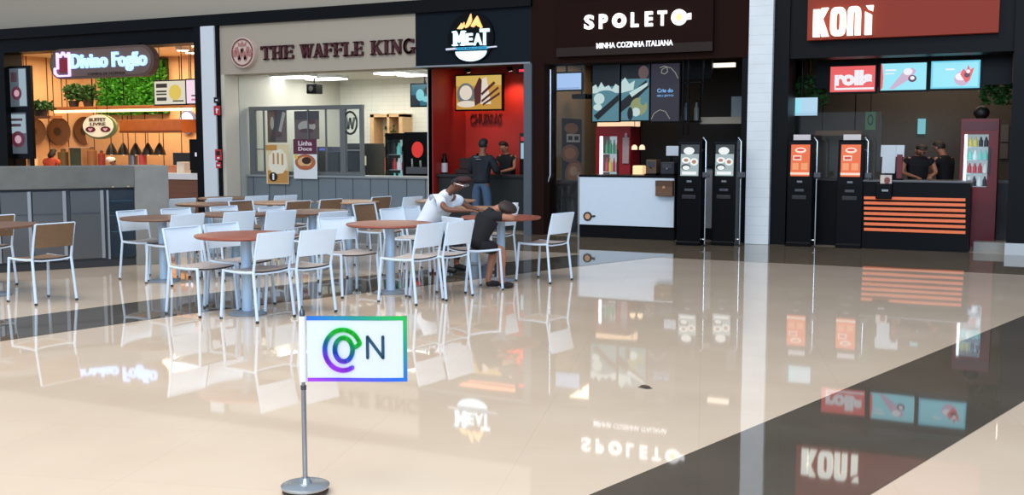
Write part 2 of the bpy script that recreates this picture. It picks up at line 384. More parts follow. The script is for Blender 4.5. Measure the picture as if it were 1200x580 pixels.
for word, xa, xb in (('THE', 305.5, 343.5), ('WAFFLE', 352, 425), ('KING', 434.5, 485.5)):
    mb = MB()
    wts = [1.35 if c == 'W' else .45 if c == 'I' else .95 for c in word]; gap = .16
    tot = sum(wts)+gap*(len(word)-1)
    A = onY(xa, 62, 17.03).x; B = onY(xb, 62, 17.03).x; u = (B-A)/tot; cx = A
    zt = .5*(onY(305, 53, 17.03).z+onY(486, 46.5, 17.03).z); zb = .5*(onY(305, 70, 17.03).z+onY(486, 62.8, 17.03).z)
    for c, q in zip(word, wts): serif_letter(mb, c, cx, zb, q*u, zt-zb, 17.02, 17.08); cx += (q+gap)*u
    mb.build('lettering', mat('maroon_letter', (74, 22, 30), .45), sg)
rd = R(270, 43, 300, 80, 16.98); cx, cz = (rd[0]+rd[1])/2, (rd[2]+rd[3])/2; rr = (rd[3]-rd[2])/2*.97
dk = thing('round_emblem', (cx, 17.0, cz-rr), 'round cream disc with a pink waffle crest left of the THE WAFFLE KING letters', 'emblem')
MB().prism(ell(cx, cz, rr, rr, 40), 16.96, 17.08).build('disc', mat('emblem_cream', (214, 190, 176), .5), dk)
PINK = mat('emblem_rose', (176, 120, 112), .5)
mb = MB(); ring = ell(cx, cz, rr*.86, rr*.86, 36); ring.append(ring[0]); stroke(mb, ring, .03, 16.945, 16.96)
stroke(mb, [(cx-rr*.5, cz+rr*.35), (cx-rr*.25, cz-rr*.45), (cx, cz+rr*.2), (cx+rr*.25, cz-rr*.45), (cx+rr*.5, cz+rr*.35)], .07, 16.945, 16.96)
mb.prism([(cx-rr*.3, cz+rr*.4), (cx+rr*.3, cz+rr*.4), (cx+rr*.35, cz+rr*.68), (cx+rr*.15, cz+rr*.52), (cx, cz+rr*.74), (cx-rr*.15, cz+rr*.52), (cx-rr*.35, cz+rr*.68)], 16.945, 16.96)
for sx in (-1, 1): mb.prism(ell(cx+sx*rr*.62, cz-.05*rr, rr*.16, rr*.24, 12), 16.945, 16.96)
mb.build('crest', PINK, dk)

# -- Meat
sg = thing('restaurant_sign', (-9.2, 17.0, 3.1), 'backlit MEAT sign with orange flames and a white half bowl on slate fascia', 'sign')
SW = mat('sign_white_glow', (225, 245, 255), .4, emit=1.0, ec=(205, 240, 255))
Ym = 17.02
c = R(522, 14, 583, 74, Ym)
MB().prism(ell((c[0]+c[1])/2-.02, (c[2]+c[3])/2, (c[1]-c[0])*.44, (c[3]-c[2])*.5, 40), 17.035, 17.085).build('backing', BLACKP, sg)
mb = MB()
mx0, mx1, mz0, mz1 = R(531, 36.5, 545, 53.5, Ym); mu = lambda a, b: (mx0+(mx1-mx0)*a, mz0+(mz1-mz0)*b)
for pl in ([(.04, 0), (.3, 0), (.3, 1), (.04, 1)], [(.7, 0), (.96, 0), (.96, 1), (.7, 1)], [(.04, 1), (.3, 1), (.54, .42), (.46, .2)], [(.96, 1), (.7, 1), (.46, .42), (.54, .2)], [(-.06, 0), (.4, 0), (.4, .09), (-.06, .09)], [(.6, 0), (1.06, 0), (1.06, .09), (.6, .09)], [(-.06, .91), (.2, .91), (.2, 1), (-.06, 1)], [(.8, .91), (1.06, .91), (1.06, 1), (.8, 1)]):
    mb.prism([mu(*p_) for p_ in pl], 17.0, 17.035)
rc = R(546, 39, 554, 53, Ym); text_mb(mb, 'E', rc, 17.0, 17.035, bold=.03)
rc = R(555, 39, 565, 53, Ym); text_mb(mb, 'A', rc, 17.0, 17.035, bold=.03)
rc = R(562.5, 33.5, 573.5, 53, Ym); text_mb(mb, 'T', rc, 17.0, 17.035, bold=.03)
P = lambda a, b: (onY(a, b, Ym).x, onY(a, b, Ym).z)
mb.build('lettering', SW, sg)
bc = P(552, 60); br_ = abs(P(570, 60)[0]-P(534, 60)[0])/2
MB().prism([(bc[0]-br_*1.0, bc[1])]+[(bc[0]+br_*math.cos(t), bc[1]+.17*math.sin(t)*1.05) for t in [math.pi+math.pi*k/20 for k in range(21)]]+[(bc[0]+br_, bc[1])], 17.0, 17.035).build('bowl', SW, sg)
bl = MB(); x0, z0 = P(535, 58.8); x1, z1 = P(571.5, 54.3); bl.prism([(x0, z0), (x1, z0), (x1, z1), (x0, z1)], 17.005, 17.036)
bl.build('ribbon_band', mat('sign_teal', (60, 165, 200), .4, emit=.75, ec=(50, 160, 205)), sg)
text_mb(MB(), 'CHURRASCO', (x0+.02, x1-.02, z0+.012, z1-.012), 16.99, 17.006, bold=.02).build('subtitle', mat('sign_dark_blue', (12, 40, 60), .5), sg)
mb = MB()
for pl in ([(536, 34), (539, 30), (541, 27), (541.5, 31), (544, 26), (544.5, 31), (541, 34)], [(545, 32), (549, 23), (552, 16), (553, 23), (551.5, 28), (549, 31), (546, 33)], [(552, 31), (555, 25), (559.5, 18.5), (562, 24), (565, 31), (561, 31.5), (558, 29), (555, 32)], [(561, 29), (562.5, 26), (565.5, 32), (563, 33)]):
    mb.prism([P(*p) for p in pl], 17.0, 17.035)
mb.build('flames', mat('sign_flame', (255, 190, 120), .4, emit=1.0, ec=(255, 182, 110)), sg)
mb = MB(); stroke(mb, [P(523, 58), P(534, 57)], .035, 17.0, 17.035); stroke(mb, [P(572, 55.5), P(582, 54.5)], .022, 17.0, 17.035)
mb.build('skewer', mat('sign_grey_glow', (190, 190, 200), .4, emit=.6), sg)

# -- Spoleto
sg = thing('restaurant_sign', (-6, 17.0, 3.05), 'raised dark brown board with glowing white capitals SPOLETO and a smaller line below', 'sign')
rb = R(653, -8, 836, 60, 17.0)
bx('board', mat('raised_brown_board', (34, 18, 14), .8, spec=.08), sg, rb[0], rb[1], 16.98, 17.08, 3.09, 4.0)
bx('lower_strip', mat('strip_brown', (38, 23, 19), .5, spec=.25), sg, rb[0], rb[1], 16.965, 16.98, 3.09, 3.24)
SWW = mat('sign_pure_white', (250, 250, 250), .4, emit=1.05, ec=(255, 250, 246))
Ys = 16.93; zt = onY(745, 14.2, Ys).z; zb = onY(745, 31.6, Ys).z
mb = MB(); Pw = lambda a: onY(a, 22, Ys).x
for ch, a, b in (('S', 684.5, 695.5), ('P', 702, 711.5), ('L', 739.2, 747.8), ('E', 755.7, 764.5), ('T', 770.5, 781)):
    text_mb(mb, ch, (Pw(a), Pw(b), zb, zt), 16.92, 16.97, bold=.035)
zc = (zt+zb)/2; ro = (zt-zb)/2
def ringO(mb, cx, cz, ro, ri, y0, y1, n=32):
    for k in range(n):
        a, b = 2*math.pi*k/n, 2*math.pi*(k+1)/n
        mb.prism([(cx+ri*math.cos(a), cz+ri*math.sin(a)), (cx+ro*math.cos(a), cz+ro*math.sin(a)), (cx+ro*math.cos(b), cz+ro*math.sin(b)), (cx+ri*math.cos(b), cz+ri*math.sin(b))], y0, y1)
ringO(mb, Pw(725.3), zc, ro*1.0, ro*.42, 16.92, 16.97)
ringO(mb, Pw(795.5), zc, ro*1.06, ro*.5, 16.92, 16.97)
mb.prism([(Pw(804), zc+.045), (Pw(809.5), zc+.06), (Pw(809.5), zc-.04), (Pw(804), zc-.045)], 16.92, 16.97)
mb.build('lettering', SWW, sg)
MB().prism(ell(Pw(795.5), zc, ro*.44, ro*.44, 20), 16.93, 16.97).build('letter_centre', mat('sign_amber', (255, 190, 130), .4, emit=.95, ec=(255, 190, 130)), sg)
rc = R(698.5, 48.3, 788, 55, Ys)
text_mb(MB(), 'MINHA COZINHA ITALIANA', rc, 16.94, 16.965, bold=.008).build('slogan', mat('sign_soft_white', (235, 235, 235), .4, emit=.8), sg)

# -- Koni
sg = thing('restaurant_sign', (-1.9, 16.95, 3.15), 'brick red fascia board with big glowing white letters KONI', 'sign')
rb = R(946.5, -10, 1171, 43, 16.95)
bx('board', mat('brick_red_board', (140, 52, 34), .5, emit=.06, ec=(170, 50, 30), var=.03, spec=.2), sg, rb[0], rb[1], 16.95, 17.1, 3.19, 4.35)
Yk = 16.9; Pk = lambda a: onY(a, 25, Yk).x; zt = onY(988, 8, Yk).z; zb = onY(988, 42, Yk).z; H = zt-zb
LP = []
a = Pk(953); W = Pk(971.5)-a
mb = MB()
mb.prism([(a, zb), (a+W*.42, zb), (a+W*.42, zt-.04*H), (a, zt-.04*H)], 16.88, 16.95)
mb.prism([(a+W*.40, zb+H*.45), (a+W*.60, zb+H*.62), (a+W*.95, zt), (a+W*.52, zt), (a+W*.38, zb+H*.6)], 16.88, 16.95)
mb.prism([(a+W*.40, zb+H*.52), (a+W*.55, zb), (a+W*1.0, zb), (a+W*.62, zb+H*.6)], 16.88, 16.95)
def oring(mb, x0, x1, z0, z1, th, y0, y1, closed=True):
    n = 40; cx, cz, rx, rz = (x0+x1)/2, (z0+z1)/2, (x1-x0)/2, (z1-z0)/2
    def sup(t, rx, rz): c_, s_ = math.cos(t), math.sin(t); e = .55; return (cx+rx*abs(c_)**e*(1 if c_ >= 0 else -1), cz+rz*abs(s_)**e*(1 if s_ >= 0 else -1))
    rng = range(n) if closed else range(n//2)
    for k in rng:
        t0, t1 = 2*math.pi*k/n, 2*math.pi*(k+1)/n
        mb.prism([sup(t0, rx-th, rz-th), sup(t0, rx, rz), sup(t1, rx, rz), sup(t1, rx-th, rz-th)], y0, y1)
oring(mb, Pk(973), Pk(991), zb, zt, .085, 16.88, 16.95)
oring(mb, Pk(993), Pk(1008.5), zb+H*.3, zt, .08, 16.88, 16.95, False)
mb.box(Pk(993), Pk(993)+.08, 16.88, 16.95, zb, zb+H*.66); mb.box(Pk(1008.5)-.08, Pk(1008.5), 16.88, 16.95, zb, zb+H*.66)
a, b = Pk(1013.5), Pk(1021.5)
mb.prism([(a, zb), (b, zb), (b, zb+H*.68), (a, zb+H*.80)], 16.88, 16.95)
mb.prism([(a+.01, zt), (b+.02, zt), (b+.01, zb+H*.8), ((a+b)/2, zb+H*.86)], 16.88, 16.95)
mb.build('lettering', mat('koni_white', (255, 252, 238), .4, emit=1.05, ec=(255, 252, 235)), sg)

# ================================================================== GENERIC BUILDERS
DK = mat('printed_black', (22, 20, 22), .5)
def panel(name, rect, Y, thick, mats, items, label, cat, group=None, frame=None, fw=.03, part='printed_face'):
    """a framed flat panel facing the mall; rect X0,X1,Z0,Z1, its face at Y"""
    X0, X1, Z0, Z1 = rect
    t = thing(name, ((X0+X1)/2, Y, Z0), label, cat, group)
    if frame: bx('frame', frame, t, X0-fw, X1+fw, Y+.004, Y+thick, Z0-fw, Z1+fw, bevel=.004)
    mb = MB().box(X0, X1, Y, Y+thick*.5, Z0, Z1); art(mb, rect, Y, items)
    mb.build(part, mats, t, fixn=False)
    return t
ALU = mat('aluminium', (178, 182, 186), .3, .8)
STEEL = mat('stainless_steel', (112, 114, 116), .32, .85, var=.12, scale=2)
CHROME = mat('bright_chrome', (205, 210, 215), .12, 1.)

# ---- totem kiosks
def kiosk(px, pyb, label, kind, group):
    p = onZ(px, pyb); x, y = p.x, p.y+.1
    t = thing('self_service_kiosk', (x, y, 0), label, 'kiosk', group)
    hw = .19
    mb = MB().prismx([(y-.17, .0), (y+.17, .0), (y+.17, .06), (y+.13, .06), (y+.10, 1.66), (y-.07, 1.66), (y-.10, 1.62), (y-.13, .98), (y-.13, .06), (y-.17, .06)], x-hw, x+hw)
    mb.build('body', BLACKP, t, bevel=.008)
    sx0, sx1 = x-hw+.045, x+hw-.045
    if kind == 'orange':
        ms = [screen('screen_orange', (240, 112, 62), .95), screen('screen_cream', (250, 225, 205), .95), screen('screen_red', (225, 70, 55), .9), screen('screen_peach', (246, 160, 110), .95)]
        it = [(1, 'e', (.5, .82, .3, .09)), (2, 'e', (.5, .83, .2, .035)), (1, 'r', (.12, .5, .56, .66)), (2, 'r', (.18, .54, .5, .62)), (3, 'r', (.1, .2, .42, .42)), (3, 'r', (.55, .2, .9, .42)), (1, 'r', (.0, .05, 1, .12))]
    else:
        ms = [screen('screen_grey', (170, 188, 190), .9), screen('screen_white', (242, 246, 246), .95), screen('screen_slate', (62, 70, 74), .8), screen('screen_warm', (190, 140, 112), .8)]
        it = [(2, 'r', (0, .7, 1, 1)), (1, 'e', (.45, .8, .3, .12)), (1, 'e', (.3, .5, .25, .1)), (1, 'e', (.75, .45, .22, .12)), (3, 'e', (.75, .45, .12, .06)), (3, 'e', (.3, .5, .12, .05)), (2, 'e', (.3, .28, .26, .1)), (1, 'e', (.32, .26, .2, .07)), (1, 'r', (.1, .04, .9, .14))]
    mb = MB().box(sx0, sx1, -.004, .0, 1.1, 1.59); art(mb, (sx0, sx1, 1.1, 1.59), -.004, it)
    # lean with the front of the body
    tilt = math.atan2(.03, .62)
    mb.v = [(v[0], y-.1255+(v[2]-1.08)*math.tan(tilt)+v[1], v[2]) for v in mb.v]
    mb.build('touch_screen', ms, t, fixn=False)
    bx('card_slot', mat('slot_grey', (66, 70, 76), .4), t, x-.07, x+.07, y-.145, y-.12, .86, .9, bevel=.004)
    bx('receipt_tray', mat('tray_dark', (34, 36, 40), .35), t, x-.11, x+.11, y-.15, y-.12, .74, .8, bevel=.006)
    bx('scanner_window', mat('scanner_grey', (120, 124, 130), .3), t, x-.04, x+.04, y-.133, y-.12, 1.0, 1.03)
    MB().tube([(x+hw+.05, y-.05, .02), (x+hw+.05, y-.05, 1.64), (x+hw+.0, y-.05, 1.7)], .014, 10).tube([(x+hw-.01, y-.05, .1), (x+hw+.05, y-.05, .1)], .01).tube([(x+hw-.01, y-.04, 1.5), (x+hw+.05, y-.05, 1.5)], .01).build('side_pole', CHROME, t, smooth=True)
    rd_ = MB().box(x+hw+.03, x+hw+.13, y-.16, y-.08, 1.08, 1.16).build('card_reader', mat('reader_grey', (70, 74, 80), .4), t, bevel=.008)
    MB().tube([(x+hw+.05, y-.06, 1.08), (x+hw+.08, y-.12, 1.06)], .012).build('reader_arm', CHROME, rd_)
    if kind == 'orange':
        bx('top_card', mat('pale_card', (216, 206, 204), .5), t, x-.13, x+.13, y-.03, y-.02, 1.66, 1.745)
    return t
kiosk(807, 287.5, 'black self-service kiosk with food-picture screen, at right end of the white pasta counter', 'grey', 'kiosks of the pasta shop')
kiosk(847.5, 287.5, 'black self-service kiosk with food-picture screen, between its twin and the white column', 'grey', 'kiosks of the pasta shop')
kiosk(935.5, 288.5, 'black self-service kiosk with orange screen, nearest the white column', 'orange', 'kiosks with orange screens')
kiosk(994, 290.5, 'black self-service kiosk with orange screen, beside the orange-slatted counter', 'orange', 'kiosks with orange screens')

# ---- chairs
WFRAME = mat('white_powder_coat', (208, 224, 238), .35, var=.02)
WBACK = mat('white_laminate', (226, 238, 248), .4, var=.02)
SEATC = mat('pale_beige_laminate', (190, 176, 168), .4, var=.04)
WOODC = mat('walnut_laminate', (128, 98, 72), .45, var=.16, scale=30)
RUB = mat('rubber_foot', (50, 52, 56), .7)
EDGE = mat('dark_ply_edge', (62, 52, 48), .5)
def curved_panel(mb, w, pts, th, bow, up):
    """panel of width w: pts = centre line (y,z); bow pushes the middle; up = thickness direction"""
    nx = 8; a = []; b = []
    for (y, z) in pts:
        for i in range(nx+1):
            u = i/nx*2-1; off = bow*(1-u*u)
            if up: a.append((u*w/2, y, z-off)); b.append((u*w/2, y, z-off-th))
            else: a.append((u*w/2, y-off, z)); b.append((u*w/2, y-off-th, z))
    n = nx+1; fs = []; m = len(pts); N = m*n
    for j in range(m-1):
        for i in range(nx):
            k = j*n+i; fs.append((k, k+1, k+n+1, k+n)); fs.append((k+N, k+n+N, k+n+1+N, k+1+N))
    ne = len(fs)
    for j in range(m-1):
        k = j*n; fs.append((k, k+n, k+n+N, k+N)); k = j*n+nx; fs.append((k, k+N, k+n+N, k+n))
    for i in range(nx): fs.append((i, i+N, i+1+N, i+1)); k = (m-1)*n+i; fs.append((k, k+1, k+1+N, k+N))
    mb.add(vs=a+b, fs=fs)
    if up: mb.m[ne:] = [1]*(len(fs)-ne)
    return mb
def make_chair(kind):
    t = empty('cafeteria_chair', (0, 0, 0))         # faces local +Y
    w = .43
    seat_m, back_m = (WOODC, WOODC) if kind == 'wood' else (SEATC, WBACK)
    curved_panel(MB(), w-.02, [(-.19, .462), (-.1, .455), (.05, .452), (.17, .458), (.215, .452)], .014, .012, True).build('seat', [seat_m, EDGE], t, local=True, smooth=True)
    curved_panel(MB(), w-.01, [(-.222, .565), (-.238, .65), (-.258, .74), (-.27, .798)], .012, .014, False).build('backrest', back_m, t, local=True, smooth=True)
    for s in (-1, 1):
        x = s*w/2
        l = MB().tube([(x*1.05, .232, .008), (x, .2, .455)], .014, 8).build('leg', WFRAME, t, local=True, smooth=True)
        MB().lathe(x*1.05, .232, [(.0145, 0), (.0145, .02), (.012, .024)], 10).build('foot', RUB, l, local=True)
        l = MB().tube([(x*1.05, -.245, .008), (x, -.195, .45)], .014, 8).build('leg', WFRAME, t, local=True, smooth=True)
        MB().lathe(x*1.05, -.245, [(.0145, 0), (.0145, .02), (.012, .024)], 10).build('foot', RUB, l, local=True)
    mb = MB()
    for s in (-1, 1):
        x = s*w/2
        mb.tube([(x, -.195, .44), (x, -.205, .5), (x, -.235, .65), (x, -.272, .80)], .0125, 8)
        mb.tube([(x, .205, .447), (x, .05, .44), (x, -.1, .442), (x, -.2, .45)], .0125, 8)
    mb.tube([(-w/2, -.19, .44), (-w/4, -.187, .428), (w/4, -.187, .428), (w/2, -.19, .44)], .009, 8)
    mb.tube([(-w/2, .19, .44), (-w/4, .187, .43), (w/4, .187, .43), (w/2, .19, .44)], .009, 8)
    mb.tube([(-w/2, -.272, .80), (w/2, -.272, .80)], .0085 if kind == 'wood' else .006, 8)
    mb.build('frame', WFRAME, t, local=True, smooth=True)
    return t
def copy_tree(o, parent=None):
    c = o.copy(); COL.objects.link(c)
    if parent: c.parent = parent
    for ch in list(o.children): copy_tree(ch, c)
    return c
PROTO = {k: make_chair(k) for k in ('white', 'wood')}
USED = set(); CH = []
def chair(px, py, head, label, kind='white', group='white café chairs'):
    p = onZ(px, py, .80); a = math.radians(head)         # back rail centre in the picture
    x, y = p.x+.27*math.cos(a), p.y+.27*math.sin(a)
    o = PROTO[kind] if kind not in USED else copy_tree(PROTO[kind])
    USED.add(kind); o.location = (x, y, 0.0023); o.rotation_euler = (0, 0, a-math.pi/2)
    tag(o, label, 'chair', group); CH.append((label, x, y)); return o

# ---- tables
TERRA = mat('terracotta_laminate', (148, 78, 58), .35, var=.1, scale=20)
WALN = mat('brown_laminate', (118, 84, 66), .4, var=.15, scale=20)
PALEW = mat('light_wood_laminate', (178, 140, 112), .4, var=.1, scale=20)
def make_table(m, sq=False):
    t = empty('round_table', (0, 0, 0))
    top = MB().lathe(0, 0, [(.40, .716), (.455, .722), (.47, .735), (.465, .748), (.45, .75)], 44).build('tabletop', m, t, local=True, smooth=True)
    MB().lathe(0, 0, [(.05, .004), (.05, .70)], 20).build('pedestal', mat('pedestal_silver', (178, 204, 226), .35, .1), t, local=True, smooth=True)
    MB().lathe(0, 0, [(.18, 0), (.18, .008), (.165, .016), (.06, .022), (.05, .03)], 32).build('base', mat('base_grey', (140, 152, 164), .35, .3), t, local=True, smooth=True)
    MB().box(-.22, .22, -.02, .02, .7, .716).box(-.02, .02, -.22, .22, .7, .7155).build('top_bracket', WFRAME, t, local=True)
    return t
TP = {'terra': make_table(TERRA), 'brown': make_table(WALN), 'pale': make_table(PALEW)}
TUSED = set()
def table(px, py, label, kind='brown'):
    p = onZ(px, py, .75); o = TP[kind] if kind not in TUSED else copy_tree(TP[kind])
    TUSED.add(kind); o.location = (p.x, p.y, .0023); o.rotation_euler = (0, 0, random.uniform(0, 1.5))
    tag(o, label, 'table', 'round café tables'); return o

table(288, 274.6, 'round terracotta café table just behind the little flag, nearest of all tables', 'terra')
table(457, 261.5, 'round terracotta café table in the middle, left of the person in black', 'terra')
T3 = table(587, 253.8, 'round terracotta café table where the person in black leans, holding a white cup', 'terra')
table(-11, 263, 'round brown café table cut by the left edge of the photo')
table(190, 254.3, 'round brown café table in front of the grey concrete pier')
table(275, 249.8, 'round brown café table behind the nearest terracotta one, right of the concrete pier')
table(366, 247.2, 'round brown café table below the waffle shop posters, third along from the concrete pier')
table(330, 236.5, 'round light wood café table close below the waffle shop posters', 'pale')
table(556, 243.5, 'round light wood café table where the man in white shirt rests his arms', 'pale')
table(245, 238.3, 'round brown café table between the concrete pier and white post')
table(165, 236.5, 'round brown café table half hidden behind the concrete pier')
table(268, 231.5, 'round brown café table at foot of the white post')
table(408, 235.5, 'round light wood café table at the far back below the grey waffle counter', 'pale')
table(522, 234.3, 'round light wood café table at far back behind the man in white', 'pale')

chair(324, 272.5, 172, 'white chair seen from behind, nearest chair, directly left above the flag')
chair(373.5, 269.5, 170, 'white chair seen from behind, right of the nearest chair and above the flag')
chair(213, 266.5, -8, 'white chair at left side of the nearest terracotta table, facing right')
chair(259, 262.2, -8, 'white chair behind the nearest terracotta table, its back half below the tabletop')
chair(64.5, 262.3, 173, 'wood-backed chair with white frame standing alone at the left in front of steel doors', 'wood', 'wood-backed café chairs')
chair(-5, 253, 172, 'wood-backed chair cut by left photo edge behind the brown table', 'wood', 'wood-backed café chairs')
chair(154, 247, -3, 'white chair in front of the dark glass door of the concrete bar')
chair(220.5, 251.5, 170, 'white chair between brown table at the concrete pier and the nearest terracotta table')
chair(281, 248.5, 168, 'white chair right behind the nearest terracotta table, middle of the three beyond it')
chair(330, 247.5, 168, 'white chair behind the nearest terracotta table, rightmost of the three beyond it')
chair(394, 255.5, -25, 'white chair at left side of the middle terracotta table, facing right')
chair(505.5, 262.3, 174, 'white chair seen from behind at right side of the middle terracotta table')
chair(540.5, 259.7, 172, 'white chair right of the middle terracotta table, directly left of person in black')
CHI = chair(530, 255.3, 60, 'white chair the person in black is sitting on')
chair(660, 250, 170, 'white chair at far right standing apart, pulled out from the terracotta table')
chair(594, 243.3, 165, 'white chair on the far side of the terracotta table with the white cup')
chair(426.5, 239, -8, 'large-looking wood-backed chair with white frame left of the man in white', 'wood', 'wood-backed café chairs')
chair(388, 234, 170, 'wood-backed chair behind the brown table below the round waffle crest window', 'wood', 'wood-backed café chairs')
chair(350, 236, 168, 'wood-backed chair below the purple poster', 'wood', 'wood-backed café chairs')
chair(282, 235.5, -8, 'wood-backed chair below the left frame of the waffle shop partition', 'wood', 'wood-backed café chairs')
chair(214.5, 233, 168, 'white chair beside concrete pier, below the pale grill shop counter')
chair(257.5, 232.3, 168, 'pale chair directly below the white post')
chair(301, 230, 170, 'white chair at the far back just right of white post')
chair(335, 229.3, 168, 'white chair at the far back below the cream poster')
chair(391, 248.5, 168, 'white chair left behind the white chair that faces the middle terracotta table')
chair(262, 242, -8, 'white chair back just above the brown table right of the concrete pier')
chair(318, 242.8, -8, 'white chair back above the third brown table from the concrete pier')
chair(206, 244.6, -8, 'white chair back beyond the brown table at the concrete pier')
chair(447, 231, 172, 'wood-backed chair farthest back below the black drinks machine', 'wood', 'wood-backed café chairs')
chair(484, 231, 172, 'white chair farthest back below the black drinks fridge')
chair(459, 244.5, -8, 'pale chair right of the large-looking wood-backed chair')
MANCH = chair(479, 242.5, -6, 'white chair the man in white shirt is sitting on')

# ================================================================== CONCRETE BAR (left)
A = onZ(0, 320); B = onZ(160, 310.5); dv = (B-A).normalized(); ang = math.atan2(dv.y, dv.x); A2 = A-dv*3.0
L = (B-A2).length
CONC = mat('raw_concrete', (100, 101, 97), .75, var=.3, scale=5, bump=.3)
bar = thing('concrete_bar', (A2.x, A2.y, 0), 'long grey concrete bar with thick slab top and pier, holding steel cupboard doors', 'bar counter', rz=ang)
# local: x along the bar, -y towards the mall
def lb(name, m, parent, *b, bevel=0): return MB().box(*b).build(name, m, parent, local=True, bevel=bevel)
lb('worktop', CONC, bar, -.2, L, -.05, .75, 1.03, 1.31, bevel=.006)
endp = onZ(192.5, 306.5); Lp = (Vector((endp.x, endp.y, 0))-A2).dot(dv)
lit_pier_m = mat('lit_pier_concrete', (132, 131, 126), .75, var=.2, scale=6, bump=.3)  # paler than the slab: light on this face is put into the colour
lb('pier', lit_pier_m, bar, L, Lp+.02, -.04, .8, 0, 1.31, bevel=.006)
lb('plinth', mat('dark_plinth', (52, 54, 58), .5, .3), bar, -.2, L, .02, .7, 0, .09)
lb('carcass', mat('carcass_grey', (70, 74, 80), .5, .4), bar, -.2, L, .04, .7, .09, 1.03)
def bar_x(px):   # picture column -> distance along the bar face
    r_ = ray(px, 270); n = Vector((-dv.y, dv.x, 0)); t = (A2-CAMP).dot(n)/r_.dot(n); p = CAMP+r_*t
    return (p-A2).dot(dv)
cuts = [(-1.0, 37), (39, 79), (84, 122)]
prev = 0
for a, b in ((.1, bar_x(1)), (bar_x(2), bar_x(38)), (bar_x(39.5), bar_x(79)), (bar_x(84), bar_x(123))):
    d_ = lb('door', STEEL, bar, a, b, .0, .04, .12, 1.0, bevel=.004)
    lb('door_edge', ALU, d_, b-.045, b-.005, -.012, .0, .12, 1.0)
    lb('handle_rail', mat('rail_dark', (84, 88, 94), .4, .6), d_, a, b-.05, -.01, .0, .70, .72)
gd = lb('glass_door', mat('dark_blue_glass', (14, 34, 48), .12, spec=.8), bar, bar_x(127), bar_x(159), .0, .04, .12, 1.0, bevel=.004)
lb('door_edge', ALU, gd, bar_x(126), bar_x(128.5), -.012, .0, .1, 1.0)
for z in (.45, .66, .85): lb('shelf_line', mat('shelf_grey', (58, 84, 100), .3, .4), gd, bar_x(130), bar_x(157), -.004, .0, z, z+.012)
for px in (133, 151): MB().lathe(bar_x(px), -.06, [(.018, 1.035), (.018, 1.05)], 10).build('bolt', mat('brass_bolt', (196, 170, 130), .4, .5), bar, local=True)

# ================================================================== FLAG
FP = onZ(358, 577.5); fx, fy = FP.x, FP.y
_h = Vector((-math.sin(CAM_YAW), math.cos(CAM_YAW), 0)); _fd = FP.dot(_h)
def FZ(py): r_ = ray(358, py); return (CAMP+r_*(_fd/r_.dot(_h))).z
def FX(px, py=410): r_ = ray(px, py); return (CAMP+r_*(_fd/r_.dot(_h))-FP).dot(_R)
# the flag faces the camera: local x to the right
fl = thing('flag_stand', (fx, fy, .0023), 'small flag on a chrome pole, white with rainbow border, rainbow ring mark and N', 'flag', rz=CAM_YAW)
sc_f = (FZ(371)-FZ(447))/76          # metres per pixel there
MB().lathe(0, 0, [(.098, 0), (.104, .006), (.104, .012), (.095, .02)], 40).build('shadow_disc', mat('shadow_brown', (70, 48, 38), .5, var=.2), fl, local=True, smooth=True)  # thin brown disc stands in for the shadow under the stand
MB().lathe(0, 0, [(.094, .02), (.108, .026), (.11, .036), (.10, .041), (.03, .047), (.024, .06), (.02, .07)], 44).build('metal_base', mat('nickel', (172, 178, 182), .28, .8), fl, local=True, smooth=True)
MB().lathe(0, 0, [(.0115, .07), (.0115, FZ(455)), (.0085, FZ(455)), (.0085, FZ(372))], 20).build('pole', mat('nickel_pole', (150, 156, 160), .25, .85), fl, local=True, smooth=True)
MB().lathe(0, 0, [(.013, FZ(457)), (.013, FZ(452))], 20).build('collar', mat('dark_nickel', (90, 94, 98), .3, .8), fl, local=True, smooth=True)
MB().lathe(0, 0, [(.009, FZ(373)), (.0125, FZ(372)), (.0125, FZ(366)), (.008, FZ(364)), (.006, FZ(361.5))], 20).build('finial', mat('dark_nickel', (90, 94, 98)), fl, local=True, smooth=True)
zt_, zb_ = FZ(371), FZ(447.5)
MB().lathe(0, 0, [(.0155, zb_), (.0155, zt_)], 20).build('sleeve', mat('white_cloth', (232, 232, 232), .7), fl, local=True, smooth=True)
fw0, fw1 = FX(360), FX(477)
def rainbow(name, stops):
    m = mat(name, (255, 255, 255), .6); nt = m.node_tree; b = nt.nodes['Principled BSDF']
    tc = nt.nodes.new('ShaderNodeTexCoord'); mp = nt.nodes.new('ShaderNodeMapping')
    sp = nt.nodes.new('ShaderNodeSeparateXYZ'); nt.links.new(tc.outputs['Object'], sp.inputs[0])
    # u = 0 at left-bottom (violet) .. 1 at right-top (green)
    ax, az, o0 = stops[0]
    m1 = nt.nodes.new('ShaderNodeMath'); m1.operation = 'MULTIPLY'; m1.inputs[1].default_value = ax; nt.links.new(sp.outputs[0], m1.inputs[0])
    m2 = nt.nodes.new('ShaderNodeMath'); m2.operation = 'MULTIPLY_ADD'; m2.inputs[1].default_value = az; nt.links.new(sp.outputs[2], m2.inputs[0]); nt.links.new(m1.outputs[0], m2.inputs[2])
    m3 = nt.nodes.new('ShaderNodeMath'); m3.operation = 'ADD'; m3.inputs[1].default_value = o0; nt.links.new(m2.outputs[0], m3.inputs[0])
    cr = nt.nodes.new('ShaderNodeValToRGB'); el = cr.color_ramp.elements
    el[0].position = stops[1][0]; el[0].color = lin(stops[1][1]); el[1].position = stops[-1][0]; el[1].color = lin(stops[-1][1])
    for p_, c_ in stops[2:-1]: e = el.new(p_); e.color = lin(c_)
    nt.links.new(m3.outputs[0], cr.inputs[0]); nt.links.new(cr.outputs[0], b.inputs['Base Color']); return m
